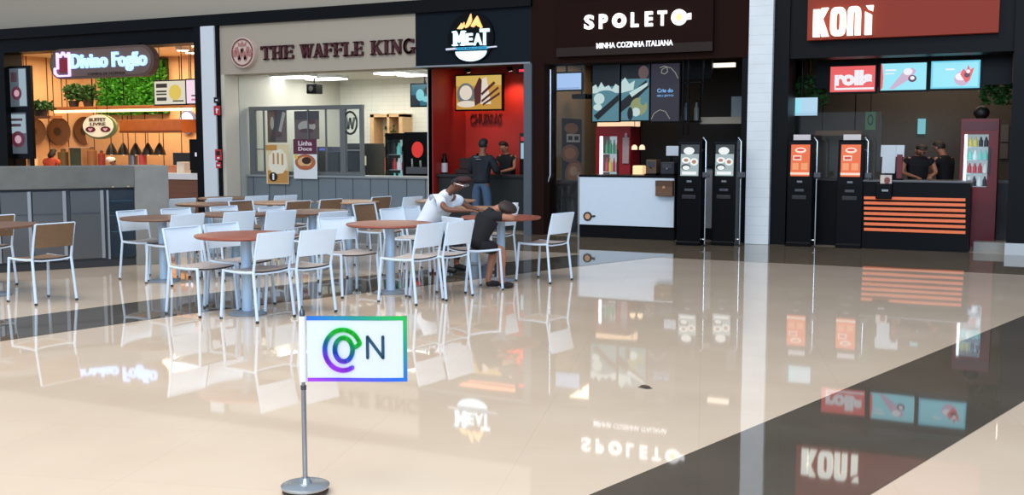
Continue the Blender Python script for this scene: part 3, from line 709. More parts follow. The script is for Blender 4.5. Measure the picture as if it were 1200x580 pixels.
RB = rainbow('rainbow_border', [(1.1, 1.65, -.795-.02), (0., (190, 40, 235)), (.22, (110, 60, 225)), (.5, (20, 95, 210)), (.78, (0, 140, 130)), (.98, (0, 175, 70))])
bt = sc_f*4.8
lb2 = MB()
def sheet(mb, x0, x1, z0, z1, y0, y1):     # gently waving cloth
    n = 10; vs = []
    for i in range(n+1):
        u = x0+(x1-x0)*i/n; dy = .004*math.sin(u*14)
        vs += [(u, y0+dy, z0), (u, y0+dy, z1), (u, y1+dy, z1), (u, y1+dy, z0)]
    fs = []
    for i in range(n):
        for k in range(4): a = i*4+k; b = i*4+(k+1) % 4; fs.append((a, b, b+4, a+4))
    fs += [(3, 2, 1, 0), tuple(n*4+k for k in range(4))]
    return mb.add(vs, fs)
sheet(MB(), fw0, fw1, zb_, zt_, -.002, .002).build('flag_cloth', mat('flag_white', (220, 220, 220), .7, var=.01), fl, local=True, smooth=False)
mb = MB()
for a in ((fw0, fw1, zt_-bt, zt_), (fw0, fw1, zb_, zb_+bt*.9), (fw1-bt*.9, fw1, zb_, zt_)): sheet(mb, *a, -.0045, .0045)
mb.build('border', RB, fl, local=True)
RG = rainbow('rainbow_mark', [(2.2, 4.6, -2.85), (0., (205, 45, 240)), (.25, (150, 55, 235)), (.45, (20, 90, 215)), (.62, (0, 140, 150)), (.85, (0, 200, 40))])
S = sc_f*1.0
X = FX; Z = FZ
mb = MB()
cx, cz = X(402), Z(410.5)
pts = [(cx+X(358+22.5)*math.cos(math.radians(q)), cz+X(358+22.5)*math.sin(math.radians(q))) for q in range(5, 300, 8)]
pts = [(X(417.5), Z(406.5)), (X(421), Z(404))]+[(X(402)+.0815*math.cos(math.radians(q)), Z(410.5)+.0925*math.sin(math.radians(q))) for q in range(20, 306, 8)]
stroke(mb, [(X(415), Z(407))]+pts, .0205, -.010, .010)
for p in (pts[-1], (X(415), Z(407))): mb.prism(ell(p[0], p[1], .0103, .0103, 12), -.010, .010)
orr = [(X(403)+.040*math.cos(math.radians(q)), Z(410)+.054*math.sin(math.radians(q))) for q in range(0, 361, 12)]
stroke(mb, orr, .021, -.010, .010); mb.prism(ell(*orr[0], .0105, .0105, 10), -.010, .010)
mb.build('ring_mark', RG, fl, local=True)
mb = MB(); stroke(mb, [(X(431), Z(419.5)), (X(431), Z(395)), (X(449), Z(419.5)), (X(449), Z(395))], .0135, -.010, .010)
for q in ((431, 419.5), (449, 395)): mb.prism(ell(X(q[0]), Z(q[1]), .0068, .0068, 10), -.010, .010)
mb.build('letter', mat('letter_navy', (8, 62, 84), .5), fl, local=True)

# ================================================================== GRILL SHOP (left)
def leaf_mass(mb, fn, n, size):
    for _ in range(n):
        c, nrm = fn(); c = Vector(c)
        a = Vector((random.uniform(-1, 1), random.uniform(-1, 1), random.uniform(-.3, 1))).normalized()*size*random.uniform(.6, 1.2)
        b = a.cross(Vector((random.uniform(-1, 1), random.uniform(-1, 1), random.uniform(-1, 1)))).normalized()*size*.3
        mb.add([c, c+a*.5+b, c+a, c+a*.5-b], [(0, 1, 2, 3)])
    return mb
LEAF = mat('leaf_green', (58, 142, 34), .55, var=.5, scale=9)
LEAFD = mat('leaf_dark', (34, 82, 30), .6, var=.5, scale=9)
hx0, hx1, hz0, hz1 = R(117, 70, 192, 134, 20.8)
hd = thing('hedge_panel', ((hx0+hx1)/2, 20.9, hz0), 'bright green leafy hedge panel hung on the back wall of the grill shop', 'plant wall')
bx('backing', LEAFD, hd, hx0, hx1, 20.88, 20.99, hz0, 3.8)
leaf_mass(MB(), lambda: ((random.uniform(hx0, hx1), 20.76, random.uniform(hz0, 3.68)), 0), 3800, .13).build('foliage', LEAF, hd, fixn=False)['kind'] = 'stuff'
def plant(cx, cy, cz, r, h, label, n=420, pot=True):
    t = thing('potted_plant', (cx, cy, cz), label, 'plant', 'plants on the grill shop shelf')
    if pot: MB().lathe(cx, cy, [(r*.35, cz), (r*.45, cz+.16)], 14).build('pot', mat('pot_dark', (52, 44, 40), .6), t)
    def f():
        a = random.uniform(0, 6.28); q = r*math.sqrt(random.random()); u = random.uniform(.1, 1)
        return (cx+q*math.cos(a)*(1-.3*u), cy+q*math.sin(a)*.6, cz+.12+u*h), 0
    leaf_mass(MB(), f, n, .11).build('foliage', LEAFD, t, fixn=False)
WOODS = mat('shelf_wood', (150, 92, 52), .5, var=.2, scale=8)
Ysf = 19.6
s0 = onY(66, 127, Ysf); s1 = onY(235, 126, Ysf)
zs = onY(150, 124, Ysf).z
sh = thing('hanging_shelf', ((s0.x+s1.x)/2, Ysf, zs-.1), 'long thin wooden hanging shelf with a lit strip under it in the grill shop', 'shelf')
bx('board', WOODS, sh, s0.x, s1.x, Ysf-.15, Ysf+.35, zs-.06, zs, bevel=.004)
bx('light_strip', mat('warm_strip', (255, 226, 170), .4, emit=2.2, ec=(255, 214, 150)), sh, s0.x+.1, s1.x-.1, Ysf-.17, Ysf-.15, zs-.15, zs-.085)
mb = MB()
for k in range(5):
    x = s0.x+(s1.x-s0.x)*(k+.2)/4.5; mb.tube([(x, Ysf, zs), (x, Ysf, 3.85)], .012, 6)
mb.build('hanger_rod', BLACKP, sh)
for px, r, h, lab in ((83, .3, .42, 'leafy plant on the left of the hanging shelf in the grill shop'), (100, .3, .38, 'leafy plant beside another one on the hanging shelf, nearer the green hedge')):
    p = onY(px, 124, Ysf); plant(p.x, Ysf+.1, zs+.001, r, h, lab)
Y2 = 18.6; p = onY(48, 135, Y2); z2 = onY(48, 136, Y2).z
s2 = thing('short_hanging_shelf', (p.x, Y2, z2-.05), 'short wooden shelf with a low plant, left of the hanging shelf', 'shelf')
bx('board', WOODS, s2, p.x-.6, p.x+.5, Y2-.15, Y2+.2, z2-.06, z2)
MB().tube([(p.x-.55, Y2, z2), (p.x-.55, Y2, 3.85)], .01, 6).tube([(p.x+.45, Y2, z2), (p.x+.45, Y2, 3.85)], .01, 6).build('hanger_rod', BLACKP, s2)
plant(p.x, Y2, z2+.001, .4, .2, 'low wide plant on the short shelf at the left of the grill shop')
p = onY(62, 130, 19.6)
# extractor hood / wooden beam
b0 = onY(140, 148, 19.3); b1 = onY(213, 148, 19.3); zt = onY(176, 140, 19.3).z; zb = onY(176, 155.5, 19.3).z
be = thing('wooden_beam', ((b0.x+b1.x)/2, 19.5, zb), 'copper-coloured wooden beam box hanging below the lit shelf', 'beam')
bx('casing', mat('orange_wood', (176, 98, 48), .45, var=.25, scale=7), be, b0.x, b1.x, 19.3, 19.8, zb, zt, bevel=.006)
bx('lower_trim', mat('orange_wood_dark', (120, 62, 30), .45), be, b0.x, b1.x, 19.285, 19.3, zb, zb+.05)
MB().tube([(b0.x+.2, 19.5, zt), (b0.x+.2, 19.5, zs-.06)], .012, 6).tube([(b1.x-.2, 19.5, zt), (b1.x-.2, 19.5, zs-.06)], .012, 6).build('hanger_rod', BLACKP, be)
# pendant lamps under the beam
for i, px in enumerate((130.5, 144.5, 159, 173.5, 187)):
    p = onY(px, 174, 19.6); zt_l = onY(px, 167.5, 19.6).z; zb_l = onY(px, 181.5, 19.6).z
    nm = ('leftmost of the five black hanging lamps, beside the round menu sign', 'second black hanging lamp from the round menu sign', 'middle one of the five black hanging lamps', 'fourth black hanging lamp from the round menu sign', 'rightmost of the five black hanging lamps, nearest the bare wall')[i]
    l = thing('pendant_lamp', (p.x, 19.6, zb_l), nm, 'lamp', 'black hanging lamps in the grill shop')
    h = zt_l-zb_l
    MB().lathe(p.x, 19.6, [(.15, zb_l), (.12, zb_l+h*.4), (.05, zb_l+h*.85), (.02, zt_l)], 16).build('lamp_shade', mat('lamp_black', (18, 16, 16), .4), l, smooth=True)
    MB().tube([(p.x, 19.6, zt_l), (p.x, 19.6, zb if b0.x < p.x < b1.x else zs-.06)], .008, 6).build('cord', BLACKP, l)
    MB().blob((p.x, 19.6, zb_l+.03), .04).build('bulb', mat('warm_bulb', (255, 220, 160), .3, emit=3), l)
# round baskets hung on the left wall
for (px, py, rpx, lab) in ((68, 154, 13, 'round brown woven basket on the left wall of the grill shop'), (40, 154, 12, 'round dark woven basket behind the black poster frame'), (99, 153, 13, 'dark round basket behind the round menu sign')):
    X_ = -23.22; p = onX(px, py, X_); rr = rpx/ (CAM_F/ (p-CAMP).dot(_F))*1.25
    t = thing('woven_basket', (X_, p.y, p.z-rr), lab, 'basket', 'round baskets on the wall')
    mb = MB().lathe(0, 0, [(rr*.25, .02), (rr*.6, .04), (rr*.9, .07), (rr, .10), (rr, .06), (rr*.9, .0)], 24)
    mb.xf(Matrix.Translation((X_-.05, p.y, p.z)) @ Matrix.Rotation(math.pi/2, 4, 'Y'))
    mb.build('woven_dish', mat('woven_brown', (104, 70, 44), .7, var=.4, scale=40), t)
    mb = MB().lathe(0, 0, [(rr*.3, .0), (rr*.3, .02)], 20); mb.xf(Matrix.Translation((X_-.03, p.y, p.z)) @ Matrix.Rotation(math.pi/2, 4, 'Y'))
    mb.build('centre', mat('woven_dark', (60, 40, 28), .7), t)
# round menu sign
Yr = 18.9; rc = R(97, 134, 136, 163, Yr); cx, cz, rx, rz = (rc[0]+rc[1])/2, (rc[2]+rc[3])/2, (rc[1]-rc[0])/2, (rc[3]-rc[2])/2
t = thing('round_menu_sign', (cx, Yr, rc[2]), 'cream rounded menu sign with two maroon plates hanging in the grill shop', 'sign')
MB().prism(ell(cx, cz, rx, rz, 36), Yr, Yr+.06).build('rim', mat('sign_green_rim', (112, 128, 84), .5), t)
CRM = mat('sign_cream', (250, 238, 205), .5, emit=.35)
MB().prism(ell(cx-.03, cz+.02, rx*.9, rz*.9, 36), Yr-.02, Yr).build('face', CRM, t)
mb = text_mb(MB(), 'BUFFET', (cx-rx*.55, cx+rx*.45, cz+rz*.42, cz+rz*.72), Yr-.03, Yr-.02, bold=.03)
text_mb(mb, 'LIVRE', (cx-rx*.5, cx+rx*.42, cz+rz*.08, cz+rz*.34), Yr-.03, Yr-.02, bold=.03); mb.build('lettering', mat('sign_brown_text', (112, 78, 52), .5), t)
for s in (-1, 1):
    mb = MB().prism(ell(cx+s*rx*.45-.02, cz-rz*.22, rx*.3, rz*.24, 20), Yr-.03, Yr-.02).mi(1)
    q = cx+s*rx*.45-.02; zz = cz-rz*.22
    mb.prism([(q, zz-rz*.15), (q+rx*.14, zz+rz*.03), (q+rx*.08, zz+rz*.12), (q, zz+rz*.05), (q-rx*.08, zz+rz*.12), (q-rx*.14, zz+rz*.03)], Yr-.035, Yr-.03)
    mb.build('plate_picture', [mat('sign_maroon', (110, 44, 62), .5), mat('sign_pink', (235, 180, 190), .5, emit=.2)], t)
MB().tube([(cx-.1, Yr+.03, cz+rz*.9), (cx-.1, Yr+.03, 3.84)], .008, 6).tube([(cx+.25, Yr+.03, cz+rz*.9), (cx+.25, Yr+.03, 3.84)], .008, 6).build('hanger_rod', BLACKP, t)
# menu screens on the right
ys = 18.4
mw, mdk, myl, mpk = screen('menu_warm_white', (236, 228, 205), .85), screen('menu_ink', (66, 58, 50), .6), screen('menu_yellow', (236, 206, 90), .85), screen('menu_pink', (250, 222, 240), .95)
fr = R(181, 95, 217, 122, ys)
panel('menu_screen', fr, ys, .06, [mw, mdk, myl, mpk], [(1, 'r', (.06, .72, .42, .9)), (1, 'r', (.06, .52, .40, .6)), (1, 'r', (.06, .4, .40, .47)), (2, 'e', (.68, .5, .2, .34)), (1, 'r', (.6, .1, .95, .16)), (1, 'r', (.08, .15, .4, .3))], 'cream lit menu screen above the till of the grill shop', 'screen', 'menu screens of the grill shop', frame=BLACKP)
fr = R(218.5, 93.5, 240, 121, ys)
panel('menu_screen', (fr[0], -15.75, fr[2], fr[3]), ys, .06, [mpk, mdk, screen('menu_rose', (214, 120, 160), .8)], [(2, 'e', (.3, .6, .12, .1)), (2, 'e', (.55, .6, .1, .1)), (1, 'r', (.1, .3, .7, .36)), (2, 'r', (.1, .12, .6, .2))], 'pinkish lit menu screen nearest the white post in the grill shop', 'screen', 'menu screens of the grill shop', frame=BLACKP)
for k, px in enumerate((200, 226)):
    pass
mb = MB()
for x in (onY(186, 100, ys).x, onY(212, 100, ys).x, onY(223, 100, ys).x): mb.tube([(x, ys+.03, onY(200, 95, ys).z), (x, ys+.03, 3.85)], .012, 6)
tag(mb.build('screen_hanger', BLACKP), 'thin black rods holding the menu screens from the ceiling', 'rods')
# blue round light near the wall + tiles
p = onY(219, 143, 20.9); t = thing('wall_clock', (p.x, 20.9, p.z-.3), 'round pale blue lit roundel on the back wall below the menu screens', 'wall light')
MB().prism(ell(p.x, p.z, .27, .30, 28), 20.9, 20.98).build('rim', mat('roundel_rim', (120, 130, 190), .5), t)
MB().prism(ell(p.x, p.z, .22, .25, 28), 20.88, 20.9).build('face', mat('roundel_blue', (190, 210, 250), .4, emit=.9), t)
# pay counter and black monitor
c0 = onY(187, 215, 18.3); c1x = -15.9; zt = onY(217, 203, 18.3).z
t = thing('pay_counter', ((c0.x+c1x)/2, 18.3, 0), 'brown wooden pay counter with thick white top beside the concrete pier', 'counter')
bx('body', stripes_mat('counter_brown', (112, 74, 56), (84, 52, 38), (.1,), .008, .5, 'z'), t, c0.x-1.5, c1x, 18.3, 18.95, 0, zt-.14)
bx('worktop', WHITEP, t, c0.x-1.55, c1x+.03, 18.25, 19.0, zt-.14, zt, bevel=.006)
x0, x1, z0, z1 = R(222, 163, 240, 202, 18.5)
t = thing('order_terminal', ((x0+x1)/2, 18.55, zt), 'tall black order terminal standing on the white counter top', 'terminal')
bx('body', BLACKP, t, x0, x1, 18.5, 18.62, zt+.06, z1, bevel=.01); bx('foot', BLACKP, t, x0+.1, x1-.1, 18.42, 18.7, zt+.001, zt+.06)
bx('label', mat('label_white', (220, 225, 235), .5, emit=.3), t, (x0+x1)/2-.06, (x0+x1)/2+.05, 18.495, 18.5, z0+.48*(z1-z0), z0+.6*(z1-z0))
# till and boxes on the counter
for (px0, py0, px1, py1, nm, m_, lab, cat) in ((196, 179, 219, 196, 'cash_register', mat('till_black', (26, 28, 30), .4), 'black till with a screen on the white counter top', 'till'), (199, 194, 211, 203, 'food_tray', mat('tray_orange', (190, 120, 84), .5), 'orange-brown tray on the white counter top', 'tray'), (212, 190, 221, 203, 'paper_bag', mat('paper_white', (226, 214, 196), .7), 'white paper bag on the counter beside the black terminal', 'bag')):
    x0, x1, z0, z1 = R(px0, py0, px1, py1, 18.6)
    t = thing(nm, ((x0+x1)/2, 18.6, zt), lab, cat)
    if nm == 'cash_register':
        bx('base', m_, t, x0, x1, 18.65, 18.95, zt+.001, zt+.1, bevel=.01); MB().tube([((x0+x1)/2, 18.8, zt+.1), ((x0+x1)/2, 18.8, z0)], .03).build('stand', m_, t)
        bx('display', m_, t, x0, x1, 18.78, 18.82, z0, z1, bevel=.008)
    else:
        MB().prismx([(18.45, zt+.001), (18.7, zt+.001), (18.68, z1), (18.47, z1)], x0, x1).build('shell', m_, t, bevel=.008)
        bx('fold', m_, t, x0+.02, x1-.02, 18.46, 18.69, z1-.02, z1+.008)
# cook line behind the concrete: long low counter and items standing on it
xk0, xk1 = -23.2, -17.6
t = thing('buffet_counter', ((xk0+xk1)/2, 19.4, 0), 'long tan buffet counter at the back of the grill shop behind the concrete bar', 'counter')
bx('body', mat('tan_counter', (176, 122, 82), .6), t, xk0, -18.6, 19.4, 20.1, 0, .98); bx('worktop', mat('tan_worktop', (208, 160, 116), .4), t, xk0, -18.55, 19.35, 20.15, .98, 1.03)
sc_ = thing('side_counter', (-21.6, 17.95, 0), 'short tan side counter by the poster stand of the grill shop', 'counter'); bx('body', mat('tan_counter', (0, 0, 0)), sc_, -22.7, -20.8, 17.75, 18.15, 0, .98); bx('worktop', mat('tan_worktop', (0, 0, 0)), sc_, -22.75, -20.75, 17.7, 18.2, .98, 1.03)
def buffet_item(px0, py0, px1, py1, nm, m_, lab, cat, kind):
    YB = 19.6 if px0 > 60 else 17.95
    x0, x1, z0, z1 = R(px0, py0, px1, py1, YB); cx = (x0+x1)/2
    t = thing(nm, (cx, YB, 1.031), lab, cat)
    if kind == 'case':
        bx('frame', mat('case_frame', (188, 150, 110), .4, .3), t, x0, x0+.04, 19.5, 19.8, 1.031, z1); bx('frame', mat('case_frame', (0, 0, 0)), t, x1-.04, x1, 19.5, 19.8, 1.031, z1)
        bx('case_body', m_, t, x0+.04, x1-.04, 19.52, 19.78, 1.031, z1-.03); bx('lid', mat('case_lid', (212, 190, 160), .4), t, x0-.02, x1+.02, 19.48, 19.82, z1-.03, z1)
    else:
        r = (x1-x0)/2; MB().lathe(cx, YB, [(r, 1.031), (r, z1-.12*(z1-1.03)), (r*.5, z1-.04), (r*.45, z1)], 16).build('vessel', m_, t, smooth=True)
        MB().lathe(cx, YB, [(r*.5, z1), (r*.5, z1+.02), (.01, z1+.04)], 12).build('lid', mat('vessel_lid', (90, 70, 54), .5), t)
buffet_item(84, 172, 100, 195, 'warming_cabinet', mat('case_green', (48, 78, 72), .2), 'dark green warming cabinet on the buffet counter', 'cabinet', 'case')
for (a, b, c_, d_, m_, lab) in ((20, 181, 28, 195, mat('jar_cream', (228, 205, 170), .5), 'cream jar on the buffet counter under the poster frame'), (34, 183, 42, 195, mat('jar_cream', (0, 0, 0)), 'pale jar beside the person in an orange top'), (70, 176, 79, 195, mat('jar_olive', (110, 92, 52), .5), 'olive jar left of the dark green warming cabinet'), (104, 174, 112, 195, mat('jar_tan', (150, 104, 66), .5), 'tan jar right of the dark green warming cabinet'), (116, 178, 122, 195, mat('jar_red', (150, 60, 44), .5), 'small reddish jar left of the person in a white cap'), (152, 180, 160, 195, mat('jar_steel', (130, 130, 136), .3, .6), 'steel jar under the second hanging lamp'), (164, 180, 170, 195, mat('jar_rose', (200, 80, 80), .5), 'pinkish red jar under the middle hanging lamp')):
    buffet_item(a, b, c_, d_, 'storage_jar', m_, lab, 'jar', 'jar')
# black double poster stand on the left
t = thing('poster_stand', (onY(24, 150, 17.3).x, 17.3, 0), 'tall black stand with two lit food posters at the left edge of the grill shop', 'poster stand')
x0, x1, z0, z1 = R(9, 77, 37, 186, 17.25)
ang_ = 0
bx('frame', BLACKP, t, x0, x1, 17.25, 17.33, z0, z1, bevel=.006)
bx('post', BLACKP, t, x0+.05, x0+.15, 17.27, 17.32, 0, z0); bx('post', BLACKP, t, x1-.15, x1-.05, 17.27, 17.32, 0, z0)
for (a, b, seed) in ((80, 125, 0), (132, 180, 1)):
    q = R(11.5, a, 31, b, 17.24); mb = MB().box(q[0], q[1], 17.24, 17.25, q[2], q[3])
    it = [(1, 'r', (.55, .02, .98, .98)), (2, 'e', (.4, .35, .3, .18)), (3, 'e', (.4, .35, .16, .09)), (4, 'r', (.1, .65, .45, .9))] if seed == 0 else [(1, 'r', (.02, .5, .98, .96)), (4, 'r', (.12, .8, .8, .86)), (4, 'r', (.12, .66, .7, .73)), (2, 'e', (.5, .35, .4, .2)), (3, 'e', (.5, .35, .2, .1))]
    art(mb, q, 17.24, it)
    mb.build('lit_poster', [screen('poster_grey', (96, 106, 116), .6), screen('poster_pale', (168, 190, 202), .75), screen('poster_maroon', (110, 40, 60), .6), screen('poster_pink', (214, 170, 184), .8), screen('poster_ink', (84, 60, 66), .6)], t, fixn=False)
# ceiling lights
for k, (px, py, lab) in enumerate(((214, 58, 'bright ceiling spot above menu screens, left one'), (224, 61, 'bright ceiling spot above menu screens, middle one'), (232, 53, 'bright ceiling spot nearest white post'))):
    p = onZ(px, py, 3.8)
    t = thing('ceiling_spot', (p.x, p.y, 3.75), lab, 'ceiling light', 'ceiling spots of the grill shop')
    MB().lathe(p.x, p.y, [(.16, 3.78), (.16, 3.849)], 20).build('housing', WHITEP, t); MB().lathe(p.x, p.y, [(.13, 3.765), (.13, 3.78)], 20).build('diffuser', mat('spot_glow', (255, 244, 220), .4, emit=4), t)
area('grill_light', (-19.5, 19.2, 3.78), (6, 2.2), 330, (255, 222, 178), rot=(0, 0, 0))
# wall boards: shallow niche cloth etc. on white post: fire signs
REDS = mat('sign_red', (190, 40, 48), .5)
def sticker(px0, py0, px1, py1, m_, lab, items=None, Y=16.975):
    q = R(px0, py0, px1, py1, Y); mb = MB().box(q[0], q[1], Y, Y+.006, q[2], q[3])
    art(mb, q, Y, items or []); o = mb.build('safety_sign', [m_, mat('sticker_white', (232, 232, 232), .5), mat('sticker_black', (24, 20, 22), .5)], fixn=False)
    return tag(o, lab, 'sign', 'small signs on the white post')
sticker(250.5, 114, 257, 120.5, mat('sticker_black', (0, 0, 0)), 'small black sign highest on the white post', [(1, 'r', (.3, .35, .7, .6))])
sticker(250.5, 124, 258, 135, REDS, 'square red fire sign below the small black one on the white post', [(1, 'r', (.35, .2, .55, .75)), (1, 'r', (.3, .55, .75, .68))])
sticker(252, 175, 259.5, 188, REDS, 'red sign at mid height on the white post', [(2, 'r', (.2, .45, .8, .85)), (1, 'r', (.3, .15, .7, .3))])
sticker(253, 190, 259, 197, REDS, 'smallest red sign, lowest on the white post', [(1, 'r', (.2, .35, .8, .6))])

# ================================================================== WAFFLE SHOP
GREY = mat('grey_panelling', (116, 124, 128), .5, var=.05)
GREYD = mat('grey_frame', (104, 108, 108), .5)
GP = stripes_mat('grey_boards', (112, 122, 128), (62, 68, 72), (.42,), .02, .5, 'x')
Yw = 17.75
zc = onY(400, 206, Yw).z
x_l = -14.95; x_r = -10.46
t = thing('shop_counter', ((x_l+x_r)/2, Yw, 0), 'long blue-grey panelled counter across the front of the waffle shop', 'counter')
bx('body', GP, t, x_l, x_r, Yw, Yw+.6, 0, zc-.04); bx('worktop', mat('grey_worktop', (142, 148, 148), .4), t, x_l, x_r, Yw-.04, Yw+.64, zc-.04, zc, bevel=.004)
zt = onY(350, 124, Yw).z; xs = [onY(q, 165, Yw).x for q in (294, 396, 421)]
t = thing('glazed_partition', (xs[0], Yw+.1, zc), 'grey framed window partition standing on the left of the waffle shop counter', 'partition')
xa = x_l+.005
for a, b in ((xa, xa+.14), (xs[1]-.01, xs[1]+.12), (xs[2]-.05, xs[2]+.02)): bx('frame_post', GREYD, t, a, b, Yw+.08, Yw+.16, zc+.001, zt, bevel=.004)
bx('frame_rail', GREYD, t, xa-.001, xs[2]+.022, Yw+.077, Yw+.163, zt-.08, zt+.003)
bx('frame_rail', GREYD, t, xa-.001, xs[2]+.022, Yw+.077, Yw+.163, zc+.001, zc+.07)
bars = MB()
for px in (305, 357, 378): x = onY(px, 150, Yw).x; bars.box(x-.012, x+.012, Yw+.1, Yw+.14, zc+.07, zt-.08)
z5 = onY(340, 175, Yw).z; bars.box(xa+.14, onY(305, 150, Yw).x, Yw+.1, Yw+.14, z5-.01, z5+.01)
bars.build('glazing_bar', GREYD, t)
MB().box(xa+.14, xs[1]-.01, Yw+.117, Yw+.123, zc+.07, zt-.08).build('window_pane', glass_mat(), t)
MB().box(xs[1]+.12, xs[2]-.05, Yw+.117, Yw+.123, zc+.07, zt-.08).build('window_pane', glass_mat(), t)
lg = R(401.5, 131, 419, 157, Yw+.1); cx, cz = (lg[0]+lg[1])/2, (lg[2]+lg[3])/2; rr = (lg[3]-lg[2])/2
mb = MB(); ring = ell(cx, cz, rr*.72, rr, 28); ring.append(ring[0]); stroke(mb, ring, .04, Yw+.1, Yw+.115)
stroke(mb, [(cx-rr*.45, cz+rr*.5), (cx-rr*.22, cz-rr*.5), (cx, cz+rr*.4), (cx+rr*.22, cz-rr*.5), (cx+rr*.45, cz+rr*.5)], .045, Yw+.1, Yw+.115)
mb.build('window_emblem', mat('emblem_grey', (110, 116, 106), .5), t)
# posters
PAP = mat('poster_cream', (226, 206, 164), .6)
q = R(312, 169, 338, 215.5, Yw-.07)
panel('poster', q, Yw-.07, .012, [PAP, mat('poster_gold', (196, 142, 74), .6), mat('poster_light', (240, 232, 210), .6), mat('poster_black', (30, 26, 24), .6), mat('poster_white', (240, 240, 236), .6)],
      [(1, 'r', (.06, .02, .98, .34)), (2, 'p', [(.25, .28), (.4, .25), (.75, .27), (.95, .45), (.9, .75), (.7, .88), (.35, .85), (.12, .7), (.1, .45)]), (1, 'r', (.3, .5, .38, .78)), (1, 'r', (.5, .5, .58, .78)), (1, 'r', (.7, .48, .78, .76)), (3, 'e', (.32, .18, .19, .115)), (4, 'r', (.28, .1, .36, .26)), (1, 'r', (.0, .85, .5, .98))], 'cream and gold poster of a pale dish, hung low on the waffle shop counter', 'poster', 'posters of the waffle shop')
q = R(344, 163, 371.5, 209.5, Yw-.07)
t = panel('poster', q, Yw-.07, .012, [mat('poster_paper', (228, 232, 234), .6), mat('poster_purple', (92, 40, 62), .6), mat('poster_terracotta', (182, 102, 62), .6), mat('poster_tan', (224, 178, 128), .6), mat('poster_choc', (58, 32, 26), .6), mat('poster_yellow', (232, 200, 90), .6)],
      [(1, 'r', (.0, .62, 1, 1)), (2, 'e', (.5, .42, .44, .2)), (3, 'e', (.48, .43, .3, .13)), (4, 'e', (.56, .46, .2, .09)), (5, 'e', (.12, .56, .08, .07)), (2, 'e', (.5, .28, .3, .05))], 'white poster with purple top and round brown waffle, hung on the waffle shop counter', 'poster', 'posters of the waffle shop')
mb = text_mb(MB(), 'Linha', (q[0]+.13, q[1]-.12, q[3]-.13, q[3]-.035), Yw-.076, Yw-.0712, bold=.02); text_mb(mb, 'Doce', (q[0]+.13, q[1]-.12, q[3]-.235, q[3]-.155), Yw-.076, Yw-.0712, bold=.02)
mb.build('lettering', mat('poster_text', (236, 216, 222), .6), t)
for (a, b, c_, d_, seed, lab) in ((313.5, 129, 336, 167, 1, 'brown food photograph behind the window glass, left one'), (345, 130, 374, 163, 2, 'brown and cream food photograph behind the window glass, right one')):
    q = R(a, b, c_, d_, Yw+.135)
    panel('food_photograph', q, Yw+.135, .012, [mat('photo_brown', (116, 84, 76), .6), mat('photo_cream', (206, 190, 176), .6), mat('photo_maroon', (96, 44, 42), .6), mat('photo_dark', (70, 56, 54), .6)],
          [(3, 'r', (0, .7, 1, 1)), (1, 'e', (.5, .45, .36, .2)), (2, 'e', (.5, .3, .3, .08)), (3, 'e', (.25, .8, .12, .12)), (2, 'e', (.7, .62, .15, .1))] if seed == 2 else [(3, 'p', [(.1, 0), (.4, 0), (.8, 1), (.5, 1)]), (1, 'p', [(.55, .3), (.7, .3), (.95, .9), (.8, .95)]), (2, 'e', (.55, .25, .2, .1)), (1, 'e', (.25, .6, .1, .2))], lab, 'picture', 'food photographs of the waffle shop')
# ceiling lights
for (px0, px1, py, lab) in ((321, 365, 90.5, 'left fluorescent light on the waffle shop ceiling'), (363, 402, 92.5, 'middle fluorescent light on the waffle shop ceiling'), (443, 474, 86, 'fluorescent light over the black drinks fridge'), (470, 497, 88, 'fluorescent light nearest the red wall')):
    a = onZ(px0, py, 3.05); b = onZ(px1, py, 3.05); yy = (a.y+b.y)/2; xa_, xb_ = onY(px0, py, yy).x, onY(px1, py, yy).x; xb_ = min(xb_, -10.6)
    t = thing('ceiling_light', ((xa_+xb_)/2, yy, 3.03), lab, 'ceiling light', 'fluorescent ceiling lights of the waffle shop')
    bx('housing', WHITEP, t, xa_, xb_, yy-.22, yy+.22, 3.06, 3.119); bx('diffuser', mat('tube_glow', (255, 255, 248), .4, emit=6), t, xa_+.02, xb_-.02, yy-.2, yy+.2, 3.03, 3.06)
area('waffle_light', (-12.7, 19.4, 3.0), (3.6, 2.2), 95, (255, 252, 238), rot=(0, 0, 0))
q = R(362, 98, 373.5, 110, 19.0)
t = thing('speaker', ((q[0]+q[1])/2, 19, q[2]), 'black box speaker hanging from the waffle shop ceiling', 'speaker')
bx('box', BLACKP, t, q[0], q[1], 18.9, 19.15, q[2], q[3], bevel=.02); MB().tube([((q[0]+q[1])/2, 19.02, q[3]), ((q[0]+q[1])/2, 19.02, 3.12)], .02).build('bracket', BLACKP, t)
MB().prism(ell((q[0]+q[1])/2, (q[2]+q[3])/2, .06, .06, 16), 18.89, 18.9).build('cone', mat('cone_grey', (50, 50, 54), .6), t)
# tv on the right
q = R(482, 99, 497, 126, 19.6)
q = (q[0], q[0]+.62, q[2]+.04, q[3])
panel('wall_screen', q, 19.6, .06, [screen('tv_teal', (30, 110, 130), .8), screen('tv_aqua', (130, 210, 220), .9), screen('tv_dark', (14, 40, 60), .6)], [(2, 'r', (0, 0, .35, .5)), (1, 'e', (.35, .5, .16, .28)), (1, 'e', (.62, .3, .2, .14)), (2, 'e', (.7, .7, .2, .2))], 'small teal screen high up in the waffle shop beside the red wall', 'screen', frame=BLACKP)
MB().tube([(q[0]+.3, 19.66, q[3]), (q[0]+.3, 19.66, 3.12)], .02).build('screen_bracket', BLACKP, None)
bpy.data.objects['screen_bracket']['label'] = 'black ceiling bracket of the small teal screen'; bpy.data.objects['screen_bracket']['category'] = 'bracket'
